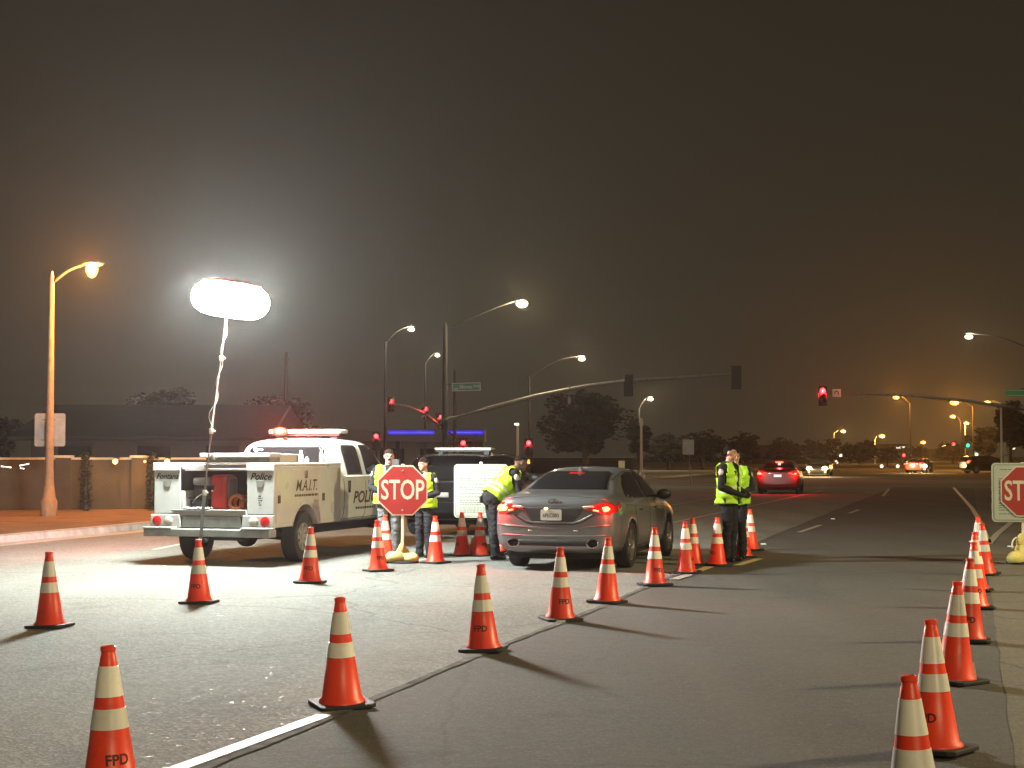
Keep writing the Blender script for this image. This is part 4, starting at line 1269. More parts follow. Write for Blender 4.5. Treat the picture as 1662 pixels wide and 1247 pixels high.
        for v_i in range(len(rm.v)): x, y, z = rm.v[v_i]; rm.v[v_i] = (x * 1.35 + p.x, y + p.y, z * .75 + p.z)
        rm.build('badge', M['chrome'], t, smooth=40)
        p = surf(bvh, .11, .968, 'Y', -1, .006); mb = MB(); mb.box(p, (.02, .008, .03)); mb.build('badge_bar', M['chrome'], t)
        mb = MB(); mb.prism([(.72 + .55, 1.455), (1.62, 1.462), (1.5, 1.53), (1.42, 1.53)], -.02, .02, 'X'); 
        p = surf(bvh, 0, 1.62, 'Z', 1, 0); mb = MB(); mb.add([(-.035, 1.5, p.z - .03), (.035, 1.5, p.z - .03), (.03, 1.72, p.z), (-.03, 1.72, p.z), (0, 1.54, p.z + .065), (0, 1.6, p.z + .06)], [(0, 1, 4), (1, 2, 5, 4), (2, 3, 5), (3, 0, 4, 5), (0, 3, 2, 1)])
        mb.build('roof_antenna', paint, t, smooth=50)
        seam('roof_gutter', bvh, [(.56, 1.15), (.575, 1.6), (.555, 2.1), (.56, 2.6), (.58, 3.05)], 'Z', 1, M['black_plastic'], t, .008, .0)
        seam('roof_gutter', bvh, [(-.56, 1.15), (-.575, 1.6), (-.555, 2.1), (-.56, 2.6), (-.58, 3.05)], 'Z', 1, M['black_plastic'], t, .008, .0)
        sg = decal('high_brake_lamp', bvh, [(-.12, 1.352), (.12, 1.352), (.12, 1.37), (-.12, 1.37)], 'Y', -1, M['lens_red'], rw, .008, .05)
    return t, bvh

TAIL_SEDAN = lens_mat('sedan_brake_lamp', (1, 0.14, 0.05), 7)
TAIL_FAR = lens_mat('far_brake_lamp', (1, 0.10, 0.05), 5)
sw = ground_at(1014, 922)
th = R(17.0)
def offs(x, y): return Vector((x * math.cos(th) + y * math.sin(th), -x * math.sin(th) + y * math.cos(th), 0))
so = sw - offs(.79, 1.06); so.z = 0.004
sedan, sbvh = make_sedan('grey sedan stopped at the checkpoint with its tail lamps lit', so, -th, M['sedan_paint'], TAIL_SEDAN)
# red point lights added just behind the tail lamps to cast their glow
for x_, i_ in ((-.76, 3.2), (.76, 1.0)): lamp_light(sedan, surf(sbvh, x_, .87, 'Y', -1, .07), (1, .03, .02), i_, .03)

# ================================================================== black SUV behind the officers
def make_suv(label, loc, rotz, paint, sc=1.0, bar=True, tail=None, group=None):
    t = thing('sport_utility_vehicle', label, 'car', loc, rotz, group)
    S = []
    def st(y, w, zb, zm, zbelt, ztop, wt=0, cab=False): S.append((y, veh_prof(w, zb, zm, zbelt, ztop, wt, cab)))
    st(0.0, .72, .48, .66, .98, 1.10, .60, True)
    st(0.04, .90, .40, .68, 1.02, 1.30, .66, True)
    st(0.14, .97, .34, .70, 1.05, 1.50, .70, True)
    st(0.38, .99, .31, .70, 1.06, 1.63, .74, True)
    st(0.9, .99, .30, .70, 1.06, 1.665, .76, True)
    st(1.8, .99, .30, .70, 1.05, 1.69, .76, True)
    st(2.6, .99, .30, .70, 1.04, 1.68, .75, True)
    st(3.1, .99, .30, .70, 1.03, 1.58, .74, True)
    st(3.55, .985, .30, .70, 1.02, 1.32, .76, True)
    st(3.85, .98, .30, .70, 1.0, 1.13)
    st(4.4, .96, .32, .68, .96, 1.07)
    st(4.8, .90, .34, .66, .86, .96)
    st(4.98, .68, .40, .60, .76, .84)
    body, bvh = loft_body('body', S, paint, t, [(.98, .36, .43, .6), (3.95, .36, .43, .6)])
    mb = MB(); mb.span(-.8, .8, .4, 4.7, .24, .45); mb.build('underbody', M['under'], t)
    for y in (.98, 3.95):
        for s in (-1, 1): wheel(t, s * .85, y, .37, .24, s, 6)
        mb = MB(); mb.span(-.74, .74, y - .35, y + .35, .35, .75); mb.build('wheel_well', M['under'], t)
    decal('rear_window', bvh, [(-.66, 1.13), (.66, 1.13), (.60, 1.50), (-.60, 1.50)], 'Y', -1, M['glass_dark'], t, .005, .1)
    for s in (-1, 1):
        for poly in ([(.42, 1.12), (1.15, 1.12), (1.15, 1.54), (.62, 1.54)], [(1.22, 1.12), (2.2, 1.11), (2.2, 1.56), (1.22, 1.55)], [(2.27, 1.11), (3.35, 1.09), (2.85, 1.50), (2.27, 1.56)]):
            decal('side_window', bvh, poly, 'X', s, M['glass_dark'], t, .005, .12)
        tl = decal('tail_light', bvh, [(s * .80, .98), (s * .93, .98), (s * .93, 1.20), (s * .84, 1.26), (s * .80, 1.15)], 'Y', -1, M['lens_red'] if tail is None else tail, t, .006, .06)
        mb = MB(); mb.tube([surf(bvh, s * .70, y, 'Z', 1, .04) for y in (.5, 1.2, 2.0, 2.7)], .016, 6); mb.build('roof_rail', M['black_plastic'], t, smooth=40)
        p = surf(bvh, 3.2, 1.12, 'X', s, 0); mb = MB(); mb.ball(p + Vector((s * .14, 0, .03)), (.13, .08, .1)); mb.build('mirror', M['black_plastic'], t, smooth=50)
    decal('licence_plate', bvh, [(-.16, .80), (.16, .80), (.16, .90), (-.16, .90)], 'Y', -1, mat('dim_plate', (.3, .3, .28), .5), t, .006, .1)
    seam('tailgate_gap', bvh, [(-.80, 1.25), (-.80, .70), (.80, .70), (.80, 1.25)], 'Y', -1, M['under'], t, .007, 0)
    if bar:
        mb = MB(); mb.span(-.62, .62, 1.35, 1.65, 1.745, 1.80); b_ = mb.build('light_bar', mat('clear_bar_lens', (.62, .66, .6), .15, coat=.6), t, bevel=.02)
        mb = MB(); mb.span(-.60, .60, 1.38, 1.62, 1.715, 1.743); mb.build('bar_base', M['black_plastic'], b_)
        for x in (-.5, .5):
            mb = MB(); mb.span(x - .05, x + .05, 1.42, 1.58, 1.66, 1.714); mb.build('bar_foot', M['black_plastic'], b_)
    return t
p = at(716, HORIZON, 30.8); 
make_suv('black police SUV with roof light bar parked beyond the officers', (p.x, p.y, 0.004), -HEAD, M['black_paint'])

# ================================================================== far traffic
def far_car(label, px, py, paint, rotz, kind='rear'):
    g = ground_at(px, py)
    off = Matrix.Rotation(rotz, 3, 'Z') @ Vector((0, 0.2, 0))
    c, bv = make_sedan(label, (g.x + off.x, g.y + off.y, 0.004), rotz, paint, TAIL_FAR, 'far cars on the road', False, braking=(kind == 'rear'))
    return c, bv
c, bv = far_car('car driving away with glowing red brake lamps', 1262, 803, M['red_glow_paint'], -R(13))
decal('high_brake_lamp', bv, [(-.16, 1.335), (.16, 1.335), (.16, 1.37), (-.16, 1.37)], 'Y', -1, TAIL_FAR, c, .01, .06)
decal('licence_plate', bv, [(-.16, .74), (.16, .74), (.16, .84), (-.16, .84)], 'Y', -1, lens_mat('self_glowing_plate', (1, .8, .75), 1), c, .01, .1)  # plate emits light itself, standing in for plate lamps
for x_ in (-.74, .74, 0): lamp_light(c, surf(bv, x_, .87 if x_ else 1.36, 'Y', -1, .12), (1, .02, .02), 6, .05)
HEADL = lens_mat('headlamp', (1, .80, .45), 6)
def headlamps(c, bv, m, r=.1):
    for s in (-1, 1):
        p = surf(bv, s * .62, .66, 'Y', 1, .01)
        mb = MB(); mb.ball(p, (r * 1.3, .06, r), 10, 6); mb.build('headlamp', m, c, smooth=60)
        lamp_light(c, p + Vector((0, .9, .1)), (1, .66, .28), 45, .05)
        mb = MB(); mb.ball(p + Vector((0, .0, -.28)), (r * .6, .05, r * .5), 8, 6); mb.build('fog_lamp', lens_mat('fog_lamp', (1, .6, .2), 2), c, smooth=60)
g = ground_at(1326, 774); 
c, bv = far_car('oncoming car with bright warm headlamps by the red-lit car', 1326, 774, M['black_paint'], R(180) - HEAD)
c.location = (g.x, g.y, 0.004) ; c.location += Matrix.Rotation(R(180) - HEAD, 3, 'Z') @ Vector((0, -4.8, 0))
headlamps(c, bv, HEADL, .17)
g = ground_at(1522, 768)
c, bv = far_car('far car facing us with one blaze of headlamps', 1522, 768, M['black_paint'], R(180) - HEAD - R(6))
c.location = (g.x, g.y + 4.8, 0.004)
headlamps(c, bv, HEADL, .2)
c, bv = far_car('far car crossing with dim red tail lamps', 1480, 768, M['red_glow_paint'], -R(30))
p = ground_at(1572, 769)
make_suv('dark SUV crossing far off left of the right stop sign', (p.x, p.y + 2, 0.004), R(-78), M['black_paint'], bar=False, tail=TAIL_FAR, group='far cars on the road')
# ================================================================== white police utility truck
th = HEAD
tw = ground_at(490, 912)
def offs(x, y): return Vector((x * CH + y * SH, -x * SH + y * CH, 0))
to = tw - offs(.88, 1.22); to.x -= 0.05; to.z = 0.004
truck = thing('utility_truck', 'white police utility truck with open rear bed and red beacon', 'truck', to, -HEAD)
WP = M['white_paint']
def P_(name, mb, m, parent=truck, bevel=0.012, smooth=None): return mb.build(name, m, parent, bevel=bevel, smooth=smooth)

# cab
S = []
def cab_prof(w, zb, zbelt, ztop, wt, cab):
    if cab: return [(0, zb), (w * .86, zb), (w * .97, zb + .06), (w, .85), (w, zbelt - .12), (w * .975, zbelt), (wt + (w * .975 - wt) * .35, zbelt + (ztop - zbelt) * .62), (wt, ztop - .07), (wt * .78, ztop - .012), (0, ztop + .012)]
    return [(0, zb), (w * .86, zb), (w * .97, zb + .06), (w, .85), (w, zbelt - .12), (w * .97, zbelt), (w * .88, ztop - .03), (w * .62, ztop), (w * .35, ztop + .01), (0, ztop + .012)]
def st(y, w, zb, zbelt, ztop, wt=0, cab=False): S.append((y, cab_prof(w, zb, zbelt, ztop, wt, cab)))
st(2.66, .93, .56, 1.26, 1.74, .74, True)
st(2.68, .965, .53, 1.27, 1.83, .765, True)
st(2.80, .98, .52, 1.275, 1.895, .775, True)
st(3.2, .985, .52, 1.275, 1.925, .785, True)
st(3.9, .985, .52, 1.27, 1.93, .785, True)
st(4.35, .985, .52, 1.265, 1.89, .775, True)
st(4.65, .985, .52, 1.26, 1.70, .79, True)
st(5.0, .985, .52, 1.25, 1.40, .84, True)
st(5.15, .985, .52, 1.20, 1.31)
st(5.7, .975, .55, 1.17, 1.28)
st(6.15, .955, .58, 1.12, 1.22)
st(6.27, .93, .60, 1.05, 1.14)
cab, cbvh = loft_body('cab', S, WP, truck, [(5.18, .40, .46, .6)])
decal('rear_window', cbvh, [(-.70, 1.33), (.70, 1.33), (.665, 1.73), (.61, 1.775), (-.61, 1.775), (-.665, 1.73)], 'Y', -1, M['glass_dark'], cab, .006, .12)
for s in (-1, 1):
    decal('side_window', cbvh, [(2.98, 1.31), (3.62, 1.31), (3.62, 1.76), (3.55, 1.80), (3.06, 1.80), (2.98, 1.72)], 'X', s, M['glass_dark'], cab, .006, .1)
    decal('side_window', cbvh, [(3.80, 1.31), (4.72, 1.29), (4.40, 1.72), (4.28, 1.80), (3.80, 1.81)], 'X', s, M['glass_dark'], cab, .006, .1)
    for y0 in (2.80, 3.71, 4.86): seam('door_gap', cbvh, [(y0, 1.25), (y0, .58)], 'X', s, M['under'], cab, .006, 0)
    seam('belt_line', cbvh, [(2.82, 1.285), (3.7, 1.285), (4.8, 1.275)], 'X', s, WP, cab, .018, .002)
    seam('sill_gap', cbvh, [(2.8, .60), (3.7, .60), (4.86, .60)], 'X', s, M['under'], cab, .005, 0)
    for y0 in (2.98, 3.88):
        p = surf(cbvh, y0, 1.12, 'X', s, .012); mb = MB(); mb.box(p, (.03, .07, .20)); mb.build('door_handle', M['black_plastic'], cab, bevel=.01)
    p = surf(cbvh, 4.72, 1.34, 'X', s, 0); mb = MB(); mb.box(p + Vector((s * .2, 0, .08)), (.2, .1, .30)); mb.tube([p, p + Vector((s * .2, 0, 0))], .02, 6); mb.build('mirror', M['black_plastic'], cab, bevel=.02)
decal('windscreen', cbvh, [(-.76, 1.36), (.76, 1.36), (.68, 1.80), (-.68, 1.80)], 'Y', 1, M['glass_dark'], cab, .006, .15)
# chassis
mb = MB(); mb.span(-.45, .45, .25, 6.0, .36, .56); P_('chassis', mb, M['under'], bevel=0)
mb = MB(); mb.tube([(-.8, 1.22, .38), (.8, 1.22, .38)], .07, 8); mb.ball((0, 1.22, .38), (.18, .16, .17)); mb.build('rear_axle', M['under'], truck)
mb = MB(); mb.tube([(-.8, 5.18, .38), (.8, 5.18, .38)], .06, 8); mb.build('front_axle', M['under'], truck)
for y, x in ((1.22, .86), (5.18, .86)):
    for s in (-1, 1): wheel(truck, s * x, y, .385, .25, s, 8, .56, 'bumper_grey')
mb = MB(); mb.span(-.72, .72, 5.18 - .4, 5.18 + .4, .5, .95); P_('wheel_well', mb, M['under'], bevel=0)

# service body: side cabinets with wheel cut-outs
def cabinet_side(sgn):
    xo, xi = sgn * .985, sgn * .56
    ya, yb, z0, z1 = .12, 2.62, .56, 1.47
    wy, wz, wr = 1.22, .38, .50
    poly = [(ya, z0), (wy - math.sqrt(wr ** 2 - (z0 - wz) ** 2), z0)]
    a0 = math.atan2(z0 - wz, -math.sqrt(wr ** 2 - (z0 - wz) ** 2)); a1 = math.atan2(z0 - wz, math.sqrt(wr ** 2 - (z0 - wz) ** 2))
    for k in range(1, 15):
        a = a0 + (a1 - a0) * k / 15
        poly.append((wy + wr * math.cos(a), wz + wr * math.sin(a)))
    poly += [(wy + math.sqrt(wr ** 2 - (z0 - wz) ** 2), z0), (yb, z0), (yb, z1), (ya, z1)]
    mb = MB(); mb.prism(poly, xi, xo, 'X')
    c = P_('side_cabinet', mb, WP, bevel=.014)
    # arch lip
    lip = MB(); pts = []
    for k in range(0, 21):
        a = a0 + (a1 - a0) * k / 20; pts.append((xo, wy + (wr + .015) * math.cos(a), wz + (wr + .015) * math.sin(a)))
    lip.tube(pts, .016, 6); lip.build('arch_lip', WP, c, smooth=50)
    # doors proud of the cabinet
    e = xo + sgn * .012
    arch = [(wy + (wr + .05) * math.cos(a), wz + (wr + .05) * math.sin(a)) for a in (math.pi - .45 - .1 * j for j in range(0, 23))]
    for poly, hs in (([(.16, .62), (.64, .62)] + arch[1:16] + [(1.72, arch[15][1]), (1.72, 1.42), (.16, 1.42)], ((.24, .98), (1.20, 1.34))), ([(1.76, .62), (2.57, .62), (2.57, 1.42), (1.76, 1.42)], ((1.87, .98),))):
        mb = MB(); mb.prism(poly, min(xo + sgn * .001, e), max(xo + sgn * .001, e), 'X')
        d = mb.build('cabinet_door', WP, c, bevel=.008)
        for hy, hz in hs:
            mb = MB(); mb.box((e + sgn * .012, hy, hz), (.02, .07, .12)); mb.build('latch', M['lettering_brown'], d, bevel=.008)
    mb = MB(); mb.span(min(xi, xo) - .01, max(xi, xo) + .01, ya - .015, yb, z1 + .002, z1 + .05); mb.build('top_rail', WP, c, bevel=.015)
    mb = MB(); mb.prism([(.13, .69), (.16, .69), (.16, .60)], xo, xo, 'X')
    return c
cabR = cabinet_side(1); cabL = cabinet_side(-1)
# filler cap hollow on the right cabinet
mb = MB(); mb.prism([(2.32 + .16 * math.cos(k * .3307) , .84 + .16 * 1.15 * math.sin(k * .3307)) for k in range(19)], 1.0, 1.003, 'X')
mb = MB(); mb.lathe([(.10, 1.0), (.10, 1.004), (.085, 1.006), (.02, 1.006)], 20, (0, 2.28, .80), 'X'); mb.build('filler_cap', mat('grey_filler', (.45, .45, .43), .5), cabR, smooth=30)
# rear faces of the cabinets: tapered posts, recess handles, round lamps
for s in (-1, 1):
    mb = MB(); mb.prism([(s * .55, .76), (s * .985, .76), (s * .985, 1.465), (s * .55, 1.465)], .10, .118, 'Y'); tw_ = P_('rear_post', mb, WP, bevel=.006)
    mb = MB(); mb.prism([(s * .50, .56), (s * 1.01, .56), (s * 1.0, .75), (s * .52, .75)], .02, .115, 'Y'); lb = P_('lamp_panel', mb, WP, bevel=.012)
    mb = MB(); mb.lathe([(.075, .0), (.072, -.02), (.045, -.032), (.01, -.035)], 20, (s * .885, .018, .655), 'Y'); mb.build('tail_light', M['lens_red'], lb, smooth=40)
    mb = MB(); mb.lathe([(.072, .0), (.068, -.018), (.045, -.028), (.01, -.03)], 20, (s * .70, .018, .655), 'Y'); mb.build('reverse_light', M['lens_clear'], lb, smooth=40)
    mb = MB(); mb.prism([(s * .76 - .065, 1.26), (s * .76 + .065, 1.26), (s * .76 + .045, 1.16), (s * .76 - .045, 1.16)], .088, .099, 'Y'); mb.build('recess_handle', M['bumper_grey'], tw_, bevel=.004)
    mb = MB(); mb.prism([(s * .56 - s * .02, 1.40), (s * 1.0, 1.40), (s * 1.0, 1.52), (s * .54, 1.52)], .075, .099, 'Y'); mb.build('top_flange', WP, tw_, bevel=.008)
place_text('lettering', 'Fontana', .115, M['lettering_dark'], truck, (-.77, .094, 1.315), (R(90), 0, 0), shear=.35, bold=.003)
place_text('lettering', 'Police', .14, M['lettering_dark'], truck, (.77, .094, 1.315), (R(90), 0, 0), shear=.35, bold=.003)
mb = print_lines([(1.03, .735, .80), (1.0, .725, .805), (.965, .735, .80), (.93, .74, .79), (.90, .745, .785)], 0, 0, None, .018, .094, 5); mb.build('small_print', M['lettering_dark'], truck)['kind'] = 'stuff'
# bed floor, front wall, slide-out tray, tailgate sill, bumper
mb = MB(); mb.span(-.55, .55, .12, 2.6, .74, .80); P_('bed_floor', mb, M['dark_bed'], bevel=0)
mb = MB(); mb.span(-.55, .55, 2.56, 2.62, .80, 1.47); P_('bed_front', mb, M['dark_bed'], bevel=0)
for s in (-1, 1):
    mb = MB(); mb.span(*sorted((s * .552, s * .559)), .13, 2.55, .80, 1.46); P_('bed_lining', mb, M['dark_bed'], bevel=0)
mb = MB(); mb.span(-.56, -.50, .125, .6, .80, 1.1); P_('left_bracket', mb, M['white_dull'])
mb = MB(); mb.span(-.66, .55, .02, .30, .802, .822); P_('tray_edge', mb, M['bumper_grey'], bevel=.004)
mb = MB(); mb.span(-.56, .56, .05, .118, .735, .80); P_('sill', mb, WP, bevel=.008)
mb = MB(); mb.prism([(-.50, .56), (.50, .56), (.47, .73), (-.47, .73)], .04, .115, 'Y'); P_('tailgate', mb, M['bumper_grey'], bevel=.006)
mb = MB(); mb.span(-1.03, 1.03, -.14, .10, .43, .545); bm_ = P_('bumper', mb, M['bumper_grey'], bevel=.015)
for s in (-1, 1):
    mb = MB(); mb.span(*sorted((s * .56, s * 1.04)), -.15, .02, .547, .57); mb.build('step_plate', WP, bm_, bevel=.006)
mb = MB(); mb.tube([(0, -.05, .43), (0, -.12, .38), (0, -.2, .38)], .03, 8); mb.build('tow_hitch', M['under'], bm_)
# retractable lids over the bed
mb = MB(); mb.span(-.53, -.14, .10, .22, 1.42, 1.49); P_('lid_crossbar', mb, WP)
mb = MB(); mb.span(-.16, .93, .09, .44, 1.50, 1.525); P_('lower_lid', mb, WP, bevel=.006)
mb = MB(); mb.span(-.12, .90, .13, .40, 1.527, 1.60); P_('lid_channel', mb, M['bumper_grey'], bevel=.006)
mb = MB(); mb.span(-.552, .552, .24, 2.55, 1.40, 1.425); P_('bed_shade_cover', mb, WP, bevel=.004)  # added to keep the balloon's light out of the bed
mb = MB(); mb.span(-.22, .93, .07, .46, 1.602, 1.665); P_('upper_lid', mb, WP, bevel=.01)
mb = MB(); mb.span(-.14, .55, .12, .16, 1.44, 1.498); P_('lid_drop', mb, M['bumper_grey'], bevel=.004)
# lettering on the right side
place_text('lettering', 'M.A.I.T.', .24, M['lettering_brown'], truck, (1.0005, 1.23, 1.165), (R(90), 0, R(90)), shear=.3, bold=.004, width=1.05)
mb = MB()
rr = random.Random(4); y = .80
while y < 1.68:
    w_ = rr.uniform(.05, .12); mb.quad((1.0005, y, 1.005), (1.0005, min(1.68, y + w_), 1.005), (1.0005, min(1.68, y + w_), 1.04), (1.0005, y, 1.04)); y += w_ + .015
mb.build('small_print', M['lettering_brown'], truck)['kind'] = 'stuff'
mb = MB(); p0 = surf(cbvh, 3.75, .95, 'X', 1, .004)
def wrap_text(txt, size, yc, zc, m, **kw):
    me = text_mesh(txt, size, **kw); me.materials.clear(); me.materials.append(m)
    bm = bmesh.new(); bm.from_mesh(me); bmesh.ops.triangulate(bm, faces=bm.faces)
    for v in bm.verts:
        v.co = surf(cbvh, yc + v.co.x, zc + v.co.y, 'X', 1, .004)
    bm.to_mesh(me); bm.free()
    return link('lettering', me, cab)
wrap_text('POLICE', .27, 3.74, .93, M['lettering_brown'], shear=.28, bold=.008, width=1.35)
mb = MB(); y = 3.28
while y < 4.15:
    w_ = rr.uniform(.04, .1); a_, b_ = surf(cbvh, y, .74, 'X', 1, .004), surf(cbvh, y + w_, .74, 'X', 1, .004)
    mb.quad(a_, b_, b_ + Vector((0, 0, .045)), a_ + Vector((0, 0, .045))); y += w_ + .02
mb.build('small_print', M['lettering_brown'], cab)['kind'] = 'stuff'
# light bar with the lit red beacon
mb = MB(); mb.span(-.66, .66, 3.35, 3.70, 2.0, 2.075); lb = mb.build('light_bar', mat('bar_clear_lens', (.66, .70, .64), .2, coat=.5), truck, bevel=.025)
mb = MB(); mb.span(-.62, .62, 3.40, 3.66, 1.965, 1.998); mb.build('bar_base', M['black_plastic'], lb)
for x in (-.5, .5):
    mb = MB(); mb.span(x - .06, x + .06, 3.45, 3.6, 1.91, 1.963); mb.build('bar_foot', M['black_plastic'], lb)
RED_BEACON = lens_mat('red_beacon', (1, .06, .03), 3.5)
lamp_light(lb, (-.42, 3.15, 2.09), (1, .03, .02), 110, .03)
mb = MB(); mb.ball((-.42, 3.30, 2.04), (.15, .05, .07), 10, 8); mb.build('red_beacon', RED_BEACON, lb, smooth=60)
mb = MB(); mb.ball((-.42, 3.262, 2.04), (.05, .02, .04), 10, 8); mb.build('hot_bulb', lens_mat('hot_red_bulb', (1, .72, .42), 4), lb, smooth=60)
mb = MB(); mb.span(-.1, -.02, 2.72, 2.76, 1.885, 1.93); mb.build('high_brake_lamp', M['lens_red'], cab, bevel=.008)

def in_truck(p): return truck_m @ Vector(p)
truck_m = Matrix.Translation(to) @ Matrix.Rotation(-HEAD, 4, 'Z')

# ------------------------------------------------------------------ things in and on the truck
g = thing('generator', 'portable generator with black engine and red end panel in the truck bed', 'generator', in_truck((-.15, .42, .80)), -HEAD)
GB = mat('generator_black', (.035, .035, .034), .5, var=.3, vscale=30)
mb = MB(); mb.span(-.31, -.02, -.18, .2, .02, .17); mb.build('engine_base', GB, g, bevel=.02)
mb = MB(); mb.span(-.27, -.04, -.15, .18, .17, .38); mb.ball((-.17, -.15, .27), (.09, .05, .09)); mb.build('engine_block', GB, g, bevel=.02)
mb = MB(); mb.span(-.29, -.02, -.17, .2, .38, .50); mb.build('fuel_tank', mat('tank_grey', (.33, .34, .33), .45), g, bevel=.045, segs=4)
mb = MB(); mb.lathe([(.035, .5), (.035, .52), (.03, .53)], 12, (-.16, 0, 0)); mb.build('fuel_cap', M['black_plastic'], g, smooth=40)
for z in (.17, .02):
    mb = MB(); mb.tube([(-.33, -.2, z + .02), (-.05, -.2, z + .02)], .014, 6); mb.build('frame_tube', M['chrome'], g, smooth=50)
mb = MB(); mb.span(.03, .29, -.2, .2, 0, .54); rp = mb.build('red_panel', mat('generator_red', (.55, .035, .03), .4, var=.15), g, bevel=.06, segs=4)
mb = MB(); mb.span(.02, .30, -.14, .21, .02, .52); mb.build('panel_rim', mat('grey_rim', (.25, .24, .24), .5), rp, bevel=.05)
mb = MB(); mb.box((.075, -.203, .35), (.05, .01, .07)); mb.build('socket', M['black_plastic'], rp)
mb = MB(); mb.ball((.075, -.215, .30), (.016, .016, .012)); mb.build('switch', M['sign_white'], rp)
mb = MB(); mb.tube(bez(Vector((-.25, -.21, .12)), Vector((-.16, -.24, .24)), Vector((-.06, -.2, .26)), 8), .008, 6); mb.build('cable', M['sign_white'], g)

h = thing('hose_reel', 'round bluish reel hung inside the right cabinet of the bed', 'reel', in_truck((.44, .62, 1.22)), -HEAD)
mb = MB(); mb.lathe([(.14, 0), (.145, -.02), (.13, -.03), (.05, -.025), (.02, -.03)], 24, (0, 0, 0), 'Y'); mb.build('reel_disc', mat('blue_grey_disc', (.25, .33, .36), .4, var=.3, vscale=10), h, smooth=40)
mb = MB(); mb.tube([(0, 0, 0), (.09, .1, 0)], .02, 8); mb.build('hub', M['black_plastic'], h)
oc = thing('orange_hose', 'loose coil of orange hose on the truck bed', 'hose', in_truck((.28, .30, .83)), -HEAD)
rr = random.Random(11)
for k in range(3):
    pts = []
    for j in range(19):
        a = 2 * math.pi * j / 18
        pts.append(((.115 - .015 * k) * math.cos(a) + .04 * k, .07 * k + .03 * math.sin(a), .10 + (.10 - .01 * k) * math.sin(a) + rr.uniform(-.004, .004)))
    mb = MB(); mb.tube(pts, .03, 8); mb.build('hose_loop', mat('orange_hose', (.72, .19, .06), .5, var=.15), oc, smooth=60)
mb = MB(); mb.tube([(.1, .05, .17), (.22, .1, .16), (.30, .15, .05)], .035, 8); mb.build('hose_tail', bpy.data.materials['orange_hose'], oc, smooth=60)
cl = MB()
rr = random.Random(5); nx, ny = 14, 6
vs = [(-.46 + .40 * i / nx, .02 + .2 * j / ny, .826 + .035 * abs(math.sin(i * 1.9 + j)) * rr.uniform(.4, 1)) for i in range(nx + 1) for j in range(ny + 1)]
cl.add(vs, [(i * (ny + 1) + j, (i + 1) * (ny + 1) + j, (i + 1) * (ny + 1) + j + 1, i * (ny + 1) + j + 1) for i in range(nx) for j in range(ny)])
o = cl.build('crumpled_rag', mat('pale_rag', (.5, .52, .52), .8, var=.4, vscale=20), smooth=60)
o.location = to; o.rotation_euler = (0, 0, -HEAD)
s_ = o.modifiers.new('t', 'SOLIDIFY'); s_.thickness = .006; s_.offset = 1
tag(o, 'crumpled pale rag below the generator on the tray', 'rag')
def bottle(label, y, x, r, h, m):
    b = thing('bottle', label, 'bottle', in_truck((x, y, 1.521)), -HEAD, 'bottles on the truck cabinet')
    mb = MB(); mb.lathe([(r, 0), (r, h * .62), (r * .45, h * .8), (r * .42, h * .9)], 14); mb.build('bottle_body', m, b, smooth=40)
    mb = MB(); mb.lathe([(r * .5, h * .9), (r * .5, h), (r * .4, h * 1.0)], 12); mb.build('cap', M['sign_white'], b, smooth=40)
bottle('clear blue-white water bottle nearest the cab on the cabinet top', 2.25, .80, .033, .21, mat('water_bottle', (.6, .68, .75), .15))
bottle('plain white bottle on the cabinet top between box and water bottle', 1.55, .76, .04, .19, M['sign_white'])
bottle('short white bottle beside the water bottle on the cabinet', 1.95, .68, .035, .09, M['sign_white'])
bx = thing('storage_box', 'low pale box on the truck cabinet top', 'box', in_truck((.75, .75, 1.521)), -HEAD)
mb = MB(); mb.span(-.17, .17, -.3, .3, 0, .11); mb.build('box_body', M['sign_white'], bx, bevel=.01)
mb = MB(); mb.span(-.18, .18, -.31, .31, .112, .13); mb.build('lid', M['white_dull'], bx, bevel=.006)

# ================================================================== balloon light on its mast
LX, LY, LZ = at(374, 487, 22.5)
foot = ground_at(322, 918)
bl = thing('balloon_light', 'blazing white balloon work light on a leaning mast behind the truck', 'work light', (foot.x, foot.y, 0))
B = Vector((LX, LY, LZ)) - Vector((foot.x, foot.y, 0))
mtop = at(368, 519, 22.5) - Vector((foot.x, foot.y, 0))
tilt = R(8)
rot = Matrix.Rotation(tilt, 3, 'Y')
prof = []
hw, hr = .57, .265
mbb = MB()
seg = 18; rings = 12
vs = []; fs = []
for i in range(rings + 1):
    u = -math.cos(math.pi * i / rings)
    x = hw * u
    r_ = hr * max(0.0, 1 - abs(u) ** 4.2) ** .5
    r_ = max(r_, .02)
    for k in range(seg):
        a = 2 * math.pi * k / seg
        vs.append(rot @ Vector((x, r_ * math.cos(a), r_ * .98 * math.sin(a))) + B)
for i in range(rings):
    for k in range(seg):
        k2 = (k + 1) % seg
        fs.append((i * seg + k, i * seg + k2, (i + 1) * seg + k2, (i + 1) * seg + k))
fs.append(tuple(range(seg))); fs.append(tuple(rings * seg + k for k in range(seg)))
mbb.add(vs, fs)
bal = mbb.build('balloon', [emit('balloon_fabric', (.95, 1.0, .94), BALLOON_POWER), emit('balloon_belly_dimmed', (.95, 1.0, .94), BALLOON_POWER * .16)], bl, smooth=60)
for pg in bal.data.polygons:          # belly emission turned down to even out the light pool below
    if pg.normal.z < -.45: pg.material_index = 1
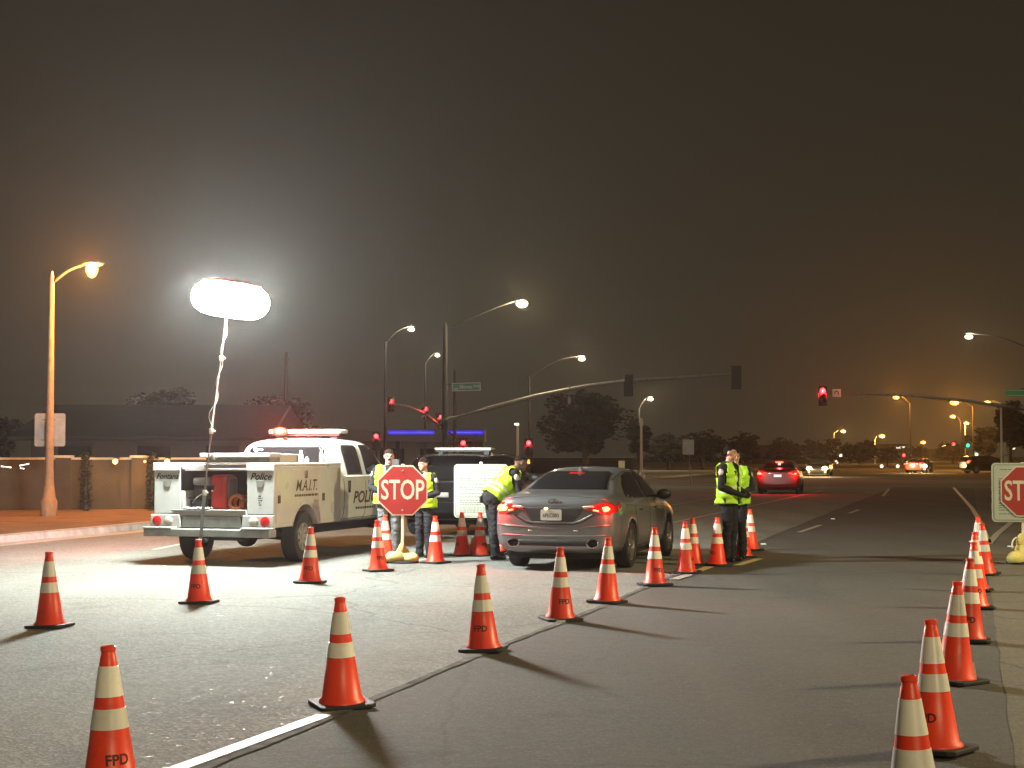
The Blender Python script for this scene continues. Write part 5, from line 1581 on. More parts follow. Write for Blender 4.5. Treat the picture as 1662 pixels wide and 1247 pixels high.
# red reflective cap over the top of the balloon
mb = MB(); vs = []; fs = []
for i in range(9):
    u = -.72 + 1.44 * i / 8; r_ = hr * (1 - abs(u) ** 4.2) ** .5 + .012
    for k in range(7):
        a = R(62 + 56 * k / 6)
        vs.append(rot @ Vector((hw * u, r_ * math.cos(a), r_ * math.sin(a))) + B)
for i in range(8):
    for k in range(6): fs.append((i * 7 + k, i * 7 + k + 1, (i + 1) * 7 + k + 1, (i + 1) * 7 + k))
mb.add(vs, fs); o = mb.build('red_cap', mat('red_cap_fabric', (.5, .06, .04), .8), bl, smooth=60)
s_ = o.modifiers.new('t', 'SOLIDIFY'); s_.thickness = .01; s_.offset = 1
mid1 = at(343, 700, 22.42) - Vector((foot.x, foot.y, 0)); mid2 = at(332, 800, 22.4) - Vector((foot.x, foot.y, 0))
mb = MB(); mb.tube([(0, 0, 0), mid2], .026, 10); mb.build('lower_mast', M['galv'], bl, smooth=50)
mb = MB(); mb.tube([mid2, mid1], .021, 10); mb.build('middle_mast', M['galv'], bl, smooth=50)
mb = MB(); mb.tube([mid1, mtop + Vector((0, 0, .05))], .016, 10); mb.build('upper_mast', M['pole_white'], bl, smooth=50)
for p in (mid1, mid2, at(346, 742, 22.4) - Vector((foot.x, foot.y, 0)), mid1 * .35 + mtop * .65):
    mb = MB(); mb.lathe([(.03, -.04), (.034, -.02), (.034, .02), (.03, .04)], 10, p); mb.ball(p + Vector((.045, -.01, 0)), .018, 8, 6); mb.build('clamp', M['pole_white'], bl, smooth=40)
pts = []
rr = random.Random(2)
for k in range(25):
    q = mid1 + (mtop - mid1) * (k / 24); a = k * .9
    pts.append(q + Vector((math.cos(a) * .03 - (.04 if k < 7 else .0) * math.sin(k / 6 * 3.14), math.sin(a) * .03, 0)))
mb = MB(); mb.tube(pts, .005, 6); mb.build('power_cable', M['pole_white'], bl, smooth=60)
mb = MB(); mb.lathe([(.07, .004), (.07, .018), (.03, .03), (.028, .06)], 14); mb.build('foot_plate', M['galv'], bl, smooth=40)
# ================================================================== people
from mathutils import noise as mnoise
def cap_mesh(bm, a, b, ra, rb):
    mb = MB()
    a, b = Vector(a), Vector(b)
    d = b - a
    if d.length < 1e-5: mb.ball(a, ra, 14, 10)
    else:
        dn = d.normalized(); L = d.length
        pts = []; rad = []
        for k in range(0, 6):
            t = math.pi / 2 * (1 - k / 5); pts.append(a - dn * ra * math.sin(t)); rad.append(max(.001, ra * math.cos(t)))
        for k in range(1, 6):
            t = math.pi / 2 * k / 5; pts.append(b + dn * rb * math.sin(t)); rad.append(max(.001, rb * math.cos(t)))
        pts.insert(6, b); rad.insert(6, rb)
        mb.tube(pts, rad, 14)
    return mb

class Body:
    def __init__(self): self.pr = []; self.mb = MB()
    def cap(self, lab, a, b, ra, rb=None):
        rb = ra if rb is None else rb
        m = cap_mesh(None, a, b, ra, rb); self.mb.add(m.v, m.f)
        self.pr.append((lab, Vector(a), Vector(b), ra, rb))
    def ell(self, lab, c, r, rot=None):
        self.mb.ball(c, r, 18, 12, rot=rot)
        self.pr.append((lab, Vector(c), Vector(c), sum(r) / 3, sum(r) / 3))

def make_person(label, loc, rotz, height=1.78, lean=0.0, arms=None, legs=None, head_yaw=0.0, head_pitch=0.0, skin='skin', hair='hair_black', hair_kind='short',
                legs_m='uniform', moustache=False, vest_open=True, hem=-.03, flaps=False, hands='relaxed', bulk=1.0, tan_shirt='uniform', head_fwd=0.0):
    k = height / 1.78
    t = thing('person', label, 'person', loc, rotz, 'officers in lime vests at the checkpoint')
    Bd = Body()
    hipz = .93
    legs = legs or {}
    LR = {-1: 'l', 1: 'r'}
    ctr = Vector((0, 0, hipz + .04))
    rotL = Matrix.Rotation(-lean, 3, 'X')       # lean forward (+y)
    def T(p): return rotL @ (Vector(p) - ctr) + ctr
    def Tinv(p): return rotL.inverted() @ (Vector(p) - ctr) + ctr
    b_ = bulk
    # torso as stacked crosswise capsules
    for z, hw, r_, y in ((.93, .085, .118, -.01), (1.02, .085, .118, -.005), (1.10, .085, .116, .0), (1.18, .092, .118, .004), (1.26, .105, .122, .006), (1.34, .112, .122, .004), (1.41, .115, .108, 0), (1.455, .125, .078, -.005)):
        Bd.cap('pelvis' if z < .99 else 'torso', T((-hw * b_, y, z)), T((hw * b_, y, z)), r_ * (b_ ** .5))
    Bd.cap('neck', T((0, -.01, 1.46)), T((0, .012 + head_fwd * .5, 1.58)), .062, .056)
    # head
    hc = T((0, .025 + head_fwd, 1.665))
    hr_ = Matrix.Rotation(head_yaw, 3, 'Z') @ Matrix.Rotation(-lean * .55 - head_pitch, 3, 'X')
    def H(p): return hr_ @ Vector(p) + hc
    Bd.ell('head', H((0, -.008, .028)), (.077, .095, .092), hr_)
    Bd.ell('head', H((0, .025, -.035)), (.062, .068, .078), hr_)
    Bd.cap('head', H((0, .055, -.085)), H((0, .05, -.07)), .030, .036)
    Bd.cap('head', H((0, .088, .012)), H((0, .108, -.022)), .010, .016)
    for s in (-1, 1):
        Bd.ell('head', H((s * .079, -.005, -.005)), (.010, .020, .030), hr_)
        Bd.cap('head', H((s * .018, .082, .022)), H((s * .05, .072, .022)), .010, .010)
    # legs
    for s in (-1, 1):
        lg = legs.get(LR[s], {})
        hip = Vector((s * .095, 0, hipz - .02))
        knee = Vector(lg.get('knee', (s * .105, .02, .50)))
        ank = Vector(lg.get('ankle', (s * .115, -.01, .095)))
        toe_d = Vector(lg.get('toe', (s * .22, 1, 0))).normalized()
        Bd.cap('leg', hip, hip + (knee - hip) * .5, .098, .085); Bd.cap('leg', hip + (knee - hip) * .5, knee, .085, .066)
        calf = knee + (ank - knee) * .35 + Vector((0, -.015, 0))
        Bd.cap('leg', knee, calf, .070, .074); Bd.cap('leg', calf, ank, .074, .070)
        Bd.cap('boot', ank + Vector((0, 0, .02)), ank + Vector((0, 0, -.035)), .054, .052)
        heel = Vector((ank.x, ank.y, .045)) - toe_d * .05
        Bd.cap('boot', heel, Vector((ank.x, ank.y, .04)) + toe_d * .13, .042, .038)
    # arms
    for s in (-1, 1):
        ar = (arms or {}).get(LR[s], {})
        sh = T((s * .195 * b_, -.01, 1.435))
        el = Vector(ar.get('elbow', T((s * .25, -.04, 1.15))))
        wr = Vector(ar.get('wrist', T((s * .24, .06, .92))))
        hd = Vector(ar.get('hand', (0, .2, -1))).normalized()
        side = Vector(ar.get('thumb', (0, 1, 0)))
        Bd.cap('arm', sh, sh + (el - sh) * .45, .066, .060); Bd.cap('arm', sh + (el - sh) * .45, el, .060, .050)
        Bd.cap('arm', el, el + (wr - el) * .4, .050, .047); Bd.cap('arm', el + (wr - el) * .4, wr - (wr - el) * .06, .047, .037)
        side = (side - hd * side.dot(hd)).normalized(); nrm = hd.cross(side)
        gl = 'glove' if ar.get('glove') else 'hand'
        Bd.cap(gl, wr, wr + hd * .03, .030, .030)
        for j in range(4):
            o_ = side * (.033 - .022 * j)
            L_ = (.075, .085, .078, .06)[j]
            root = wr + hd * .085 + o_
            Bd.cap(gl, wr + hd * .02 + o_ * .7, root, .017, .0125)
            cur = nrm * (-s) * .45
            m1 = root + (hd + cur * .5).normalized() * L_ * .5
            m2 = m1 + (hd * .75 + cur * 1.2).normalized() * L_ * .5
            Bd.cap(gl, root, m1, .0120, .0112); Bd.cap(gl, m1, m2, .0112, .0098)
        th0 = wr + hd * .03 + side * .032
        th1 = th0 + (hd * .7 + side * .7).normalized() * .04; th2 = th1 + (hd + side * .25).normalized() * .03
        Bd.cap(gl, th0, th1, .0155, .0135); Bd.cap(gl, th1, th2, .0135, .0115)
    me = Bd.mb.mesh('body', M['uniform'])
    o = bpy.data.objects.new('tmp', me); C.objects.link(o)
    rm = o.modifiers.new('r', 'REMESH'); rm.mode = 'VOXEL'; rm.voxel_size = .0092; rm.use_smooth_shade = True
    sm = o.modifiers.new('s', 'SMOOTH'); sm.factor = .5; sm.iterations = 3
    res = evaluated_mesh(o); bpy.data.objects.remove(o)
    res.name = 'body'
    nf = len(res.polygons)
    cen = np.empty(nf * 3); res.polygons.foreach_get('center', cen); cen = cen.reshape(-1, 3)
    best = np.full(nf, 1e9); lab = np.zeros(nf, int); names = []
    for (nm, a, b, ra, rb) in Bd.pr:
        if nm not in names: names.append(nm)
        A = np.array(a); D = np.array(b) - A; dd = float(D @ D)
        tt = np.clip(((cen - A) @ D) / dd, 0, 1) if dd > 1e-9 else np.zeros(nf)
        ds = np.linalg.norm(cen - (A + tt[:, None] * D), axis=1) - (ra + (rb - ra) * tt)
        w = ds < best; best[w] = ds[w]; lab[w] = names.index(nm)
    L_ = np.array([names[i] for i in lab])
    res.materials.clear()
    mats = ['uniform', legs_m, 'boot', skin]
    for m_ in mats: res.materials.append(M[m_])
    mi = np.zeros(nf, int)
    mi[(L_ == 'leg') | (L_ == 'pelvis')] = 1
    mi[(L_ == 'boot') | (L_ == 'glove')] = 2
    mi[(L_ == 'head') | (L_ == 'hand')] = 3
    neck_skin = (L_ == 'neck'); mi[neck_skin] = 3
    res.polygons.foreach_set('material_index', mi.astype(np.int32))
    res.polygons.foreach_set('use_smooth', [True] * nf)
    # folds in the cloth
    vl = {}
    for i, pg in enumerate(res.polygons):
        if L_[i] in ('leg', 'arm', 'torso', 'pelvis'):
            for v_ in pg.vertices: vl[v_] = L_[i]
    seed_ = Vector((loc[0] * 7.1, loc[1] * 3.3, 0))
    co_ = np.empty(len(res.vertices) * 3, np.float32); res.vertices.foreach_get('co', co_); co_ = co_.reshape(-1, 3)
    no_ = np.empty(len(res.vertices) * 3, np.float32); res.vertices.foreach_get('normal', no_); no_ = no_.reshape(-1, 3)
    for v_, nm in vl.items():
        c3 = co_[v_]; q = Vector((c3[0] * 9, c3[1] * 9, c3[2] * (22 if nm == 'leg' else 16))) + seed_
        n_ = mnoise.noise(q) + .5 * mnoise.noise(q * 2.1)
        co_[v_] = c3 + no_[v_] * n_ * (.013 if nm == 'leg' else .009)
    res.vertices.foreach_set('co', co_.ravel())
    res.update()
    body = link('body', res, t); body.scale = (k, k, k)
    vco = np.empty(len(res.vertices) * 3); res.vertices.foreach_get('co', vco); vco = vco.reshape(-1, 3)
    vno = np.empty(len(res.vertices) * 3); res.vertices.foreach_get('normal', vno); vno = vno.reshape(-1, 3)
    polys = [tuple(p.vertices) for p in res.polygons]
    Ri = np.array(rotL.inverted()); c_ = np.array(ctr)
    tl = (cen - c_) @ Ri.T + c_                       # torso frame
    Hi = np.array(hr_.inverted()); hl = (cen - np.array(hc)) @ Hi.T   # head frame

    def shell(name, mask, off, mats_, mfun=None, thick=.008, wob=0.0):
        idx = np.nonzero(mask)[0]
        if len(idx) == 0: return None
        remap = {}; vs = []; fs = []; mi_ = []
        for i in idx:
            f = []
            for v in polys[i]:
                if v not in remap:
                    remap[v] = len(vs)
                    oo = off(vco[v]) if callable(off) else off
                    vs.append(tuple(vco[v] + vno[v] * oo))
                f.append(remap[v])
            fs.append(tuple(f)); mi_.append(mfun(i) if mfun else 0)
        m2 = bpy.data.meshes.new(name); m2.from_pydata(vs, [], fs)
        for q in mats_: m2.materials.append(M[q])
        m2.polygons.foreach_set('material_index', mi_); m2.polygons.foreach_set('use_smooth', [True] * len(fs))
        ob = link(name, m2, t); ob.scale = (k, k, k)
        s1 = ob.modifiers.new('s', 'SMOOTH'); s1.factor = .5; s1.iterations = 4
        s2 = ob.modifiers.new('t', 'SOLIDIFY'); s2.thickness = thick; s2.offset = 1
        return ob
    tor = (L_ == 'torso') | (L_ == 'pelvis')
    shz = 1.50
    z = tl[:, 2]; x = tl[:, 0]; y = tl[:, 1]
    armcut = (np.abs(x) < (.205 * b_ - .0 * z)) | (z < 1.36)
    vm = (tor | ((L_ == 'arm') & (np.abs(x) < .19 * b_) & (z > 1.36)) | ((L_ == 'leg') & (z > hipz + hem) & (np.abs(x) < .22))) & (z > hipz + hem) & (z < shz) & armcut
    neckhole = (np.sqrt(x ** 2 + (y + .01) ** 2) < .085) & (z > 1.44)
    vm &= ~neckhole
    if vest_open:
        vm &= ~((y > .02) & (np.abs(x) < .02 + np.clip((z - 1.18) * .16, 0, .05)))
    def vmat(i):
        zz, xx, yy = z[i], abs(x[i]), y[i]
        if zz < hipz + hem + .014: return 2
        if 1.045 < zz < 1.085 or 1.125 < zz < 1.165: return 1
        if zz >= 1.165 and .085 < xx < .118: return 1
        if yy > .02 and xx < .034 + max(0, min(.05, (zz - 1.18) * .16)): return 2
        return 0
    def voff(p):
        q = Ri @ (p - c_) + c_
        return .020 + max(0, (1.12 - q[2])) * .12 + .010 * math.sin(q[0] * 31 + q[2] * 19) + .006 * math.sin(q[2] * 52 + q[0] * 23 + q[1] * 30)
    shell('vest', vm, voff, ['vest', 'vest_stripe', 'vest_trim'], vmat)
    # belt with pouches
    bz = .985
    if lean < .3:
        shell('duty_belt', tor & (np.abs(z - bz) < .027), .011, ['boot'])
        for (bx, by) in ((.20, .02), (-.20, .0), (.13, -.12), (-.12, -.12)):
            mb = MB(); mb.box(Vector((bx * b_, by, bz - .04)) * k, (.06 * k, .06 * k, .12 * k)); mb.build('pouch', M['boot'], t, bevel=.01)
    else:
        for (bx, by) in ((-.17, -.02), (.17, -.02), (-.05, -.15)):
            mb = MB(); mb.box(Vector((bx, by, .93)) * k, (.06 * k, .07 * k, .11 * k)); mb.build('pouch', M['boot'], t, bevel=.01)
    # collar covers the neck base
    shell('collar', (L_ == 'neck') & (z < 1.535), .008, ['uniform'])
    # hair
    hx, hy, hz_ = hl[:, 0], hl[:, 1], hl[:, 2]
    hm = (L_ == 'head')
    if hair_kind == 'shaved': hm &= (hz_ > .055 - .3 * np.clip(-hy, 0, .1)) & (hy < .075); hoff = .0025
    elif hair_kind == 'bun': hm &= (hz_ > .045 - np.clip(.05 - hy, 0, .2) * .9) & (hy < .083); hoff = .008
    else: hm &= (hz_ > .052 - np.clip(.045 - hy, 0, .2) * .95) & (hy < .082); hoff = .007
    hm &= ~((np.abs(hx) > .074) & (hz_ < .035) & (np.abs(hy + .005) < .03))
    shell('hair', hm, hoff, [hair], None, .004)
    if hair_kind == 'bun':
        mb = MB(); mb.ball(H((0, -.125, .02)) * k, .042 * k, 12, 8); mb.build('hair_bun', M[hair], t, smooth=60)
    # face
    for s in (-1, 1):
        mb = MB(); mb.ball(H((s * .032, .081, .004)) * k, (.013 * k, .008 * k, .0075 * k), 8, 6, rot=hr_); mb.build('eye', M['eye'], t, smooth=60)
        mb = MB(); mb.tube([H((s * .016, .092, .024)) * k, H((s * .034, .090, .029)) * k, H((s * .052, .078, .023)) * k], .0045 * k, 6); mb.build('eyebrow', M[hair], t, smooth=60)
        mb = MB(); mb.ball(Vector((s * .262, 0, 0)) * k, .001)
    mb = MB(); mb.tube([H((-.024, .082, -.060)) * k, H((0, .090, -.059)) * k, H((.024, .082, -.060)) * k], .0055 * k, 6); mb.build('mouth', M['lips'], t, smooth=60)
    if moustache:
        mb = MB(); mb.tube([H((-.034, .078, -.056)) * k, H((-.016, .092, -.043)) * k, H((0, .096, -.041)) * k, H((.016, .092, -.043)) * k, H((.034, .078, -.056)) * k], [.005 * k, .010 * k, .009 * k, .010 * k, .005 * k], 8); mb.build('moustache', M[hair], t, smooth=60)
    # shoulder radio with its coiled lead
    if lean < .3:
        rp_ = T((.10, .128, 1.36)) * k
        mb = MB(); mb.box(rp_ + Vector((0, .02, 0)), (.045 * k, .03 * k, .075 * k)); mb.build('radio_microphone', M['boot'], t, bevel=.008)
        mb = MB(); mb.tube(bez(rp_ + Vector((0, .02, -.04)), rp_ + Vector((.05, .03, -.2)), T((.17, .06, 1.0)) * k, 8), .006 * k, 6); mb.build('radio_lead', M['boot'], t, smooth=60)
    # shoulder patches on the upper sleeves
    for s in (-1, 1):
        ar = (arms or {}).get(LR[s], {})
        sh = T((s * .195 * b_, -.01, 1.435)); el = Vector(ar.get('elbow', T((s * .25, -.04, 1.15))))
        c0 = sh + (el - sh) * .26
        out = Vector((s, .05, .1)); ax = (el - sh).normalized(); out = (out - ax * out.dot(ax)).normalized()
        x_ = ax.cross(out)
        mb = MB(); vs = []
        for j in range(16):
            a = 2 * math.pi * j / 16
            u_, v_ = math.cos(a) * .042, math.sin(a) * .05
            bend = u_ * u_ / (2 * .06)
            vs.append((c0 + out * (.0665 - bend) + x_ * u_ - ax * v_) * k)
        vs.append((c0 + out * .068) * k)
        mb.add(vs, [(j, (j + 1) % 16, 16) for j in range(16)])
        pt = mb.build('shoulder_patch', M['patch'], t, smooth=60)
        s2 = pt.modifiers.new('t', 'SOLIDIFY'); s2.thickness = .004; s2.offset = 1
    if flaps:
        for sx in (-1, 1):
            top = [T((sx * .07, .13, 1.36)), T((sx * .15, .115, 1.30))]
            pts = []
            n = 9
            a0, a1 = T((sx * .10, .135, 1.40)), T((sx * .17, .10, 1.18))
            mb = MB(); vs = []
            for i in range(n):
                f_ = i / (n - 1)
                drop = Vector((0, .03 * math.sin(f_ * 3), -.36 * f_))
                vs.append((a0 + drop) * k); vs.append((a1 + drop * (.75) + Vector((0, .02 * math.sin(f_ * 5), 0))) * k)
            mb.add(vs, [(2 * i, 2 * i + 1, 2 * i + 3, 2 * i + 2) for i in range(n - 1)])
            fl = mb.build('vest_flap', M['vest'], t, smooth=60)
            s2 = fl.modifiers.new('t', 'SOLIDIFY'); s2.thickness = .008
    return t

def stand(px, Y): p = at(px, HORIZON, Y); return Vector((p.x, p.y, 0.006))
# 1: moustached officer between truck and stop sign
make_person('moustached officer in lime vest and grey trousers by the truck door', stand(631, 24.6), R(180 + 14), 1.72, 0,
            {'r': dict(elbow=(.29, -.03, 1.16), wrist=(.10, .21, 1.06), hand=(-1, .25, .05), thumb=(0, .2, 1)),
             'l': dict(elbow=(-.29, -.02, 1.16), wrist=(-.10, .22, 1.05), hand=(1, .2, 0), thumb=(0, .2, 1))},
            head_yaw=R(-6), hair='hair_brown', legs_m='uniform_grey', moustache=True, bulk=1.05)
# 2: short officer with pulled-back hair right of the stop sign
make_person('short officer with pulled-back black hair right of the left stop sign', stand(689, 24.6), R(180 - 38), 1.59, 0,
            {'r': dict(elbow=(.27, -.06, 1.17), wrist=(.10, .20, 1.10), hand=(-1, .3, .1), thumb=(0, .3, 1)),
             'l': dict(elbow=(-.27, -.05, 1.16), wrist=(-.10, .21, 1.06), hand=(1, .3, 0), thumb=(0, .3, 1))},
            head_yaw=R(-8), hair_kind='bun')
# 3: officer bending towards the sedan
make_person('officer in lime vest bending forward beside the grey sedan', stand(799, 24.2), R(-72), 1.80, R(40),
            {'r': dict(elbow=(.24, .36, 1.06), wrist=(.20, .48, .83), hand=(0, .4, -1), thumb=(-1, 0, 0)),
             'l': dict(elbow=(-.24, .38, 1.07), wrist=(-.18, .52, .86), hand=(0, .5, -1), thumb=(1, 0, 0))},
            legs={'l': dict(knee=(-.11, .04, .50), ankle=(-.12, .10, .095)), 'r': dict(knee=(.11, .01, .50), ankle=(.12, .02, .095))},
            head_pitch=R(-18), skin='skin_deep', hair_kind='shaved', hem=.03, flaps=True, vest_open=True)
# 4: standing officer on the right, hands clasped
make_person('officer in lime vest standing with hands clasped beside the right-hand cones', stand(1183, 23.7), R(-90 - 32), 1.78, 0,
            {'r': dict(elbow=(.29, -.01, 1.14), wrist=(.07, .27, 1.02), hand=(-.9, .45, -.1), thumb=(0, .3, 1), glove=True),
             'l': dict(elbow=(-.28, .02, 1.13), wrist=(-.07, .27, 1.03), hand=(.9, .45, -.1), thumb=(0, .3, 1), glove=True)},
            head_yaw=R(10), bulk=1.08)
# 5: officer behind him
make_person('officer half hidden behind the one with clasped hands', stand(1193, 24.35), R(180 - 14), 1.72, 0,
            {'r': dict(elbow=(.27, -.02, 1.15), wrist=(.12, .24, 1.06), hand=(-.9, .4, 0), thumb=(0, .3, 1)),
             'l': dict(elbow=(-.27, -.02, 1.15), wrist=(-.12, .24, 1.05), hand=(.9, .4, 0), thumb=(0, .3, 1))},
            head_yaw=R(25))
# ================================================================== traffic cones
CONE_H = .715
def cone_r(z): return .132 + (.030 - .132) * (z - .035) / (CONE_H - .035)
def make_cone():
    t = thing('traffic_cone', 'cone', 'traffic cone', (0, 0, 0), 0, 'orange traffic cones with white collars')
    s = .185; c = .035
    oct_ = [(s, -s + c), (s, s - c), (s - c, s), (-s + c, s), (-s, s - c), (-s, -s + c), (-s + c, -s), (s - c, -s)]
    mb = MB(); mb.prism(oct_, .004, .032, 'Z'); base = mb.build('base', M['rubber'], t, bevel=.007)
    mb = MB()
    mb.lathe([(.150, .030), (.146, .045), (cone_r(.06), .062), (cone_r(.30), .30), (cone_r(.45), .45), (cone_r(.62), .62), (.036, .668), (.0335, .672), (.0325, .69), (.036, .694), (.036, .711), (.028, .715), (.022, .70)], 26)
    mb.build('cone_body', M['orange'], t, smooth=38)
    for z0, z1 in ((.478, .622), (.328, .424)):
        mb = MB()
        mb.lathe([(cone_r(z0) - .002, z0), (cone_r(z0) + .0025, z0 + .001), (cone_r((z0 + z1) / 2) + .0025, (z0 + z1) / 2), (cone_r(z1) + .0025, z1 - .001), (cone_r(z1) - .002, z1)], 26, caps=False)
        mb.build('white_collar', M['collar'], t, smooth=38)
    me = text_mesh('FPD', .068, bold=.002)
    me.materials.clear(); me.materials.append(M['stencil'])
    bm = bmesh.new(); bm.from_mesh(me)
    bmesh.ops.triangulate(bm, faces=bm.faces)
    bmesh.ops.subdivide_edges(bm, edges=[e for e in bm.edges if e.calc_length() > .02], cuts=1)
    for v in bm.verts:
        z = .19 + v.co.y; r_ = cone_r(z) + .0015; a = v.co.x / r_ - math.pi / 2
        v.co = (r_ * math.cos(a), r_ * math.sin(a), z)
    bm.to_mesh(me); bm.free()
    link('stencil_lettering', me, t)
    return t
proto = make_cone()
cones = [
    # px, py of base centre, lean, turn, label
    (180, 1296, 15, 'cone cut off at the bottom left with large stencil letters'),
    (81, 1019, -12, 'cone nearest the left edge on the pale asphalt'),
    (323, 980, 5, 'cone in front of the balloon light mast'),
    (503, 947, -8, 'cone in front of the truck rear right wheel'),
    (555, 1147, 8, 'large cone beside the near end of the lane dash'),
    (614, 928, 20, 'front cone of the pair left of the left stop sign'),
    (626, 910, -10, 'rear cone of the pair left of the left stop sign'),
    (707, 915, 30, 'cone just right of the left stop sign base'),
    (750, 903, -20, 'cone below the left side of the white notice board'),
    (779, 903, 12, 'cone behind the bending officer below the notice board'),
    (815, 897, 12, 'cone between the bending officer and the sedan'),
    (785, 1057, -6, 'cone standing alone between the near cones and the sedan'),
    (910, 1007, 3, 'cone in front of the sedan bumper with a pavement marker at its foot'),
    (985, 979, -4, 'cone in front of the sedan right rear wheel'),
    (1063, 951, 2, 'cone beside the sedan front wheel'),
    (1114, 931, 30, 'front cone of the pair left of the clasped-hands officer'),
    (1127, 918, 8, 'rear cone of the pair left of the clasped-hands officer'),
    (1164, 919, -35, 'cone directly in front of the clasped-hands officer'),
    (1206, 905, 10, 'front cone of the pair right of the clasped-hands officer'),
    (1218, 894, -15, 'rear cone of the pair right of the clasped-hands officer'),
    (1488, 1385, 12, 'nearest cone of the right row cut off by the bottom edge'),
    (1519, 1221, -10, 'second nearest cone of the right row'),
    (1550, 1108, 14, 'third cone of the right row counted from the bottom edge'),
    (1572, 1042, -12, 'fourth cone of the right row counted from the bottom edge'),
    (1583, 988, 6, 'fifth cone of the right row counted from the bottom edge'),
    (1585, 960, -18, 'third farthest cone of the right row'),
    (1599, 934, 28, 'second farthest cone of the right row by the sandbags'),
    (1587, 915, 5, 'farthest cone of the right row where the white lines meet'),
]
for i, (px, py, turn, lab) in enumerate(cones):
    o = proto if i == 0 else copy_tree(proto)
    g = ground_at(px, py)
    o.location = (g.x, g.y, 0.004)
    o.rotation_euler = (R(random.uniform(-2.2, 2.2)), R(random.uniform(-2.2, 2.2)), R(turn * 2.2 + 20 * math.sin(i * 2.3)))
    o.scale = (1 + random.uniform(-.015, .015), 1 + random.uniform(-.015, .015), 1 + random.uniform(-.02, .02))
    if i % 3 == 1:                      # some cones carry no stencil
        for ch in list(o.children):
            if ch.name.startswith('stencil'): bpy.data.objects.remove(ch)
    o['label'] = 'orange traffic ' + lab
# reflective leaf of litter by the right row
def litter(px, py, lab, w, h):
    g = ground_at(px, py)
    mb = MB(); mb.add([(g.x - w, g.y, .008), (g.x + w, g.y - .02, .008), (g.x + w * .9, g.y + .02, h), (g.x - w * .7, g.y + .03, h * .9), (g.x, g.y + .05, h * .4)], [(0, 1, 2, 3), (3, 2, 4)])
    o = mb.build('paper_scrap', M['sign_white']); s_ = o.modifiers.new('t', 'SOLIDIFY'); s_.thickness = .002; tag(o, lab, 'litter')
litter(1576, 1100, 'upright white paper scrap behind the third right cone', .035, .11)

# ================================================================== signs on stands
def octagon(r): return [(r * math.cos(R(22.5 + 45 * k)), r * math.sin(R(22.5 + 45 * k))) for k in range(8)]
def stop_face(t, zc, y):
    rr_ = .381 / math.cos(R(22.5))
    mb = MB(); mb.prism([(x, z + zc) for x, z in octagon(rr_)], y, y + .006); pl = mb.build('stop_panel', M['sign_cream'], t, bevel=.002)
    mb = MB(); mb.prism([(x, z + zc) for x, z in octagon(rr_ - .022)], y - .003, y - .0005); rf = mb.build('red_face', M['sign_red'], pl)
    place_text('stop_lettering', 'STOP', .42, M['sign_cream'], pl, (0, y - .006, zc - .005), (R(90), 0, 0), width=.66, bold=.006)
    for dz in (-.30, .30):
        mb = MB(); mb.lathe([(.014, -.004), (.012, -.010), (.004, -.012)], 10, (0, y - .002, zc + dz), 'Y'); mb.build('bolt', M['bumper_grey'], pl, smooth=40)
    return pl
def board_face(t, zc, y, w, h, seed):
    mb = MB(); mb.prism([(x, z + zc) for x, z in round_rect(w, h, .06)], y, y + .006); pl = mb.build('board', M['board_white'], t, bevel=.002)
    # thin black border line
    o_ = round_rect(w - .05, h - .05, .045); i_ = round_rect(w - .066, h - .066, .04); n = len(o_)
    mb = MB(); vs = [(x, y - .003, z + zc) for x, z in o_] + [(x, y - .003, z + zc) for x, z in i_]
    mb.add(vs, [(k, (k + 1) % n, n + (k + 1) % n, n + k) for k in range(n)]); mb.build('border_line', M['sign_text'], pl)
    rows = [(zc + h / 2 - .10, -w * .36, w * .36), (zc + h / 2 - .145, -w * .18, w * .20)]
    z = zc + h / 2 - .24; b = 0; rn = random.Random(seed)
    while z > zc - h / 2 + .07:
        short = rn.random() < .2
        rows.append((z, -w * .39, w * (.39 if not short else rn.uniform(-.05, .2)))); z -= .034 if not short else .058
    mb = print_lines(rows, 0, 0, None, .014, y - .003, seed)
    mb.build('small_print', M['sign_text'], pl)['kind'] = 'stuff'
    return pl
def sandbag(parent, c, r, rz, seed):
    rn = random.Random(seed); mb = MB()
    rot = Matrix.Rotation(rz, 3, 'Z')
    seg, rings = 18, 12
    m2 = MB(); m2.ball((0, 0, 0), (1, 1, 1), seg, rings)
    vs = []
    for x, y, z in m2.v:
        f_ = 1 + .07 * math.sin(5 * x + seed) * math.cos(4 * y + z * 3) + rn.uniform(-.02, .02)
        zz = max(z, -.55)
        p = rot @ Vector((x * r[0] * f_, y * r[1] * f_, zz * r[2] * f_))
        vs.append(p + Vector(c))
    mb.add(vs, m2.f)
    return mb.build('sandbag', M['sandbag'], parent, smooth=60)
def stand_base(t, top, r=.26):
    mb = MB(); mb.lathe([(r, 0), (r, .02), (r * .9, .035), (.06, .05), (.03, .08)], 20); mb.build('base_plate', M['rubber'], t, smooth=35)
    mb = MB(); mb.span(-.022, .022, -.022, .022, .03, top); mb.build('post', M['post_cream'], t, bevel=.004)
# left stop sign
g = ground_at(653, 914)
t = thing('stop_sign', 'red stop sign on a cream post with yellow sandbags at its foot', 'stop sign', (g.x, g.y, .004), R(2))
zc = at(655, 796.5, g.y).z
stand_base(t, zc + .40); stop_face(t, zc, -.035)
tb = thing('sandbag_saddle', 'yellow sandbags draped over the left stop sign base', 'sandbag', (g.x, g.y, .004), R(2))
sandbag(tb, (-.10, -.10, .085), (.17, .12, .10), .3, 1); sandbag(tb, (.11, -.08, .075), (.15, .11, .085), -.5, 2); sandbag(tb, (0, .05, .15), (.13, .10, .09), 1.2, 3)
sandbag(tb, (-.01, -.04, .20), (.055, .055, .10), 0, 4)
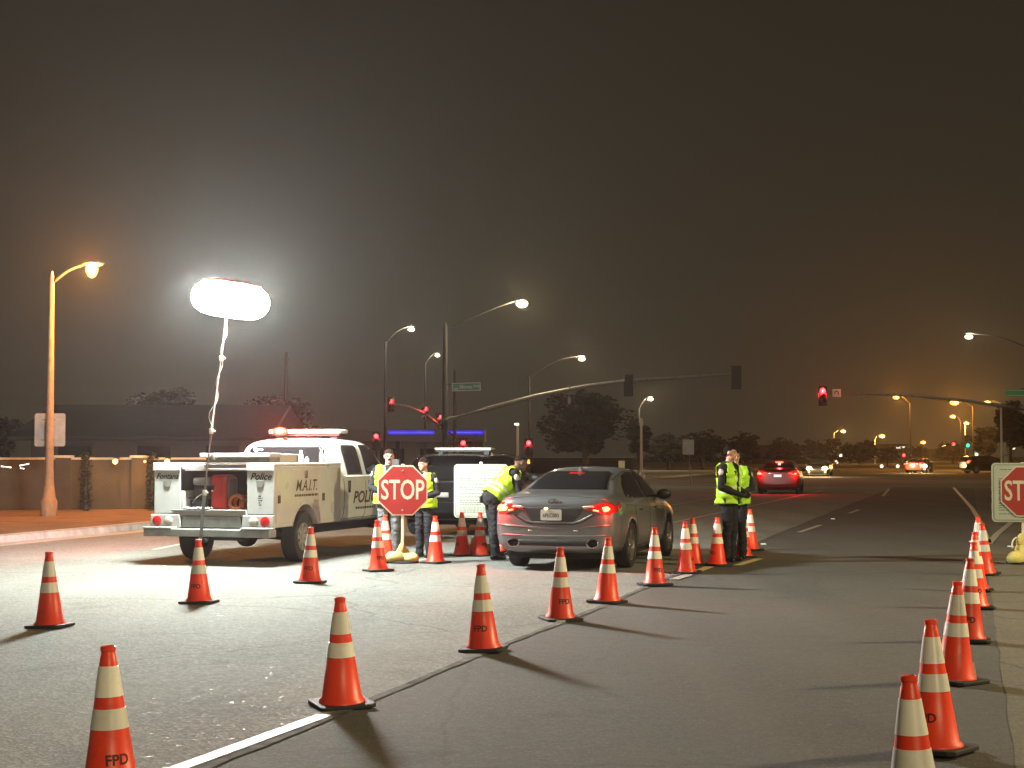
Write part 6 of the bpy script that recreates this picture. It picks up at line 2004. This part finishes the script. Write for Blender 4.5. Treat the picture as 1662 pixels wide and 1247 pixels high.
# white notice board behind
g = at(781, HORIZON, 25.6); g = Vector((g.x, g.y, .004))
t = thing('notice_board', 'white notice board of small print behind the bending officer', 'sign', g, R(-3))
zt, zb = at(781, 754, g.y).z, at(781, 841, g.y).z
stand_base(t, zt + .02); board_face(t, (zt + zb) / 2, -.035, .90, zt - zb, 7)
mb = MB(); mb.ball((0, -.02, zt + .02), (.03, .02, .02)); mb.build('post_cap', M['sign_white'], t, smooth=60)
tb = thing('sandbag_saddle', 'yellow sandbags under the white notice board', 'sandbag', g, 0)
sandbag(tb, (-.1, -.08, .09), (.16, .13, .12), .4, 5); sandbag(tb, (.10, -.05, .08), (.15, .11, .1), -.3, 6); sandbag(tb, (-.08, -.1, .2), (.09, .09, .1), -.3, 16)
# right-hand board with stop sign in front
g = at(1659, HORIZON, 23.3); g = Vector((g.x, g.y, .004))
t = thing('stop_sign', 'red stop sign mounted over a white notice board at the right edge', 'stop sign', g, R(-8))
zt, zb = at(1659, 752, g.y).z, at(1659, 848, g.y).z
stand_base(t, zt + .01); board_face(t, (zt + zb) / 2, -.035, .92, zt - zb, 9)
so_ = stop_face(t, at(1659, 798, g.y).z, -.052); so_.location.x = .05
tb = thing('sandbag_saddle', 'yellow sandbags piled at the right stop sign base', 'sandbag', g, 0)
sandbag(tb, (-.14, -.10, .085), (.17, .12, .11), .5, 7); sandbag(tb, (.10, -.12, .075), (.17, .12, .09), -.2, 8); sandbag(tb, (-.04, -.02, .19), (.11, .10, .13), .9, 9); sandbag(tb, (-.06, -.04, .34), (.06, .055, .12), .2, 10)
mb = MB(); mb.tube(bez(Vector((-.12, -.05, .40)), Vector((-.22, -.08, .36)), Vector((-.20, -.1, .24)), 6), .012, 5); mb.build('tie_strap', M['sign_white'], tb)

# ================================================================== night haze round the whole place
hz = MB(); hz.span(-400, 400, -30, 900, -1.2, 40)
m = bpy.data.materials.new('haze'); m.use_nodes = True
nt = m.node_tree; nt.nodes.clear()
out = nt.nodes.new('ShaderNodeOutputMaterial'); pv = nt.nodes.new('ShaderNodeVolumePrincipled')
pv.inputs['Color'].default_value = (.92, .92, .9, 1); pv.inputs['Density'].default_value = .00028
pv.inputs['Anisotropy'].default_value = 0.8
nt.links.new(pv.outputs[0], out.inputs['Volume'])
m.cycles.volume_sampling = 'EQUIANGULAR'
if hasattr(m.cycles, 'homogeneous_volume'): m.cycles.homogeneous_volume = True
o = hz.build('haze', m); o['kind'] = 'stuff'
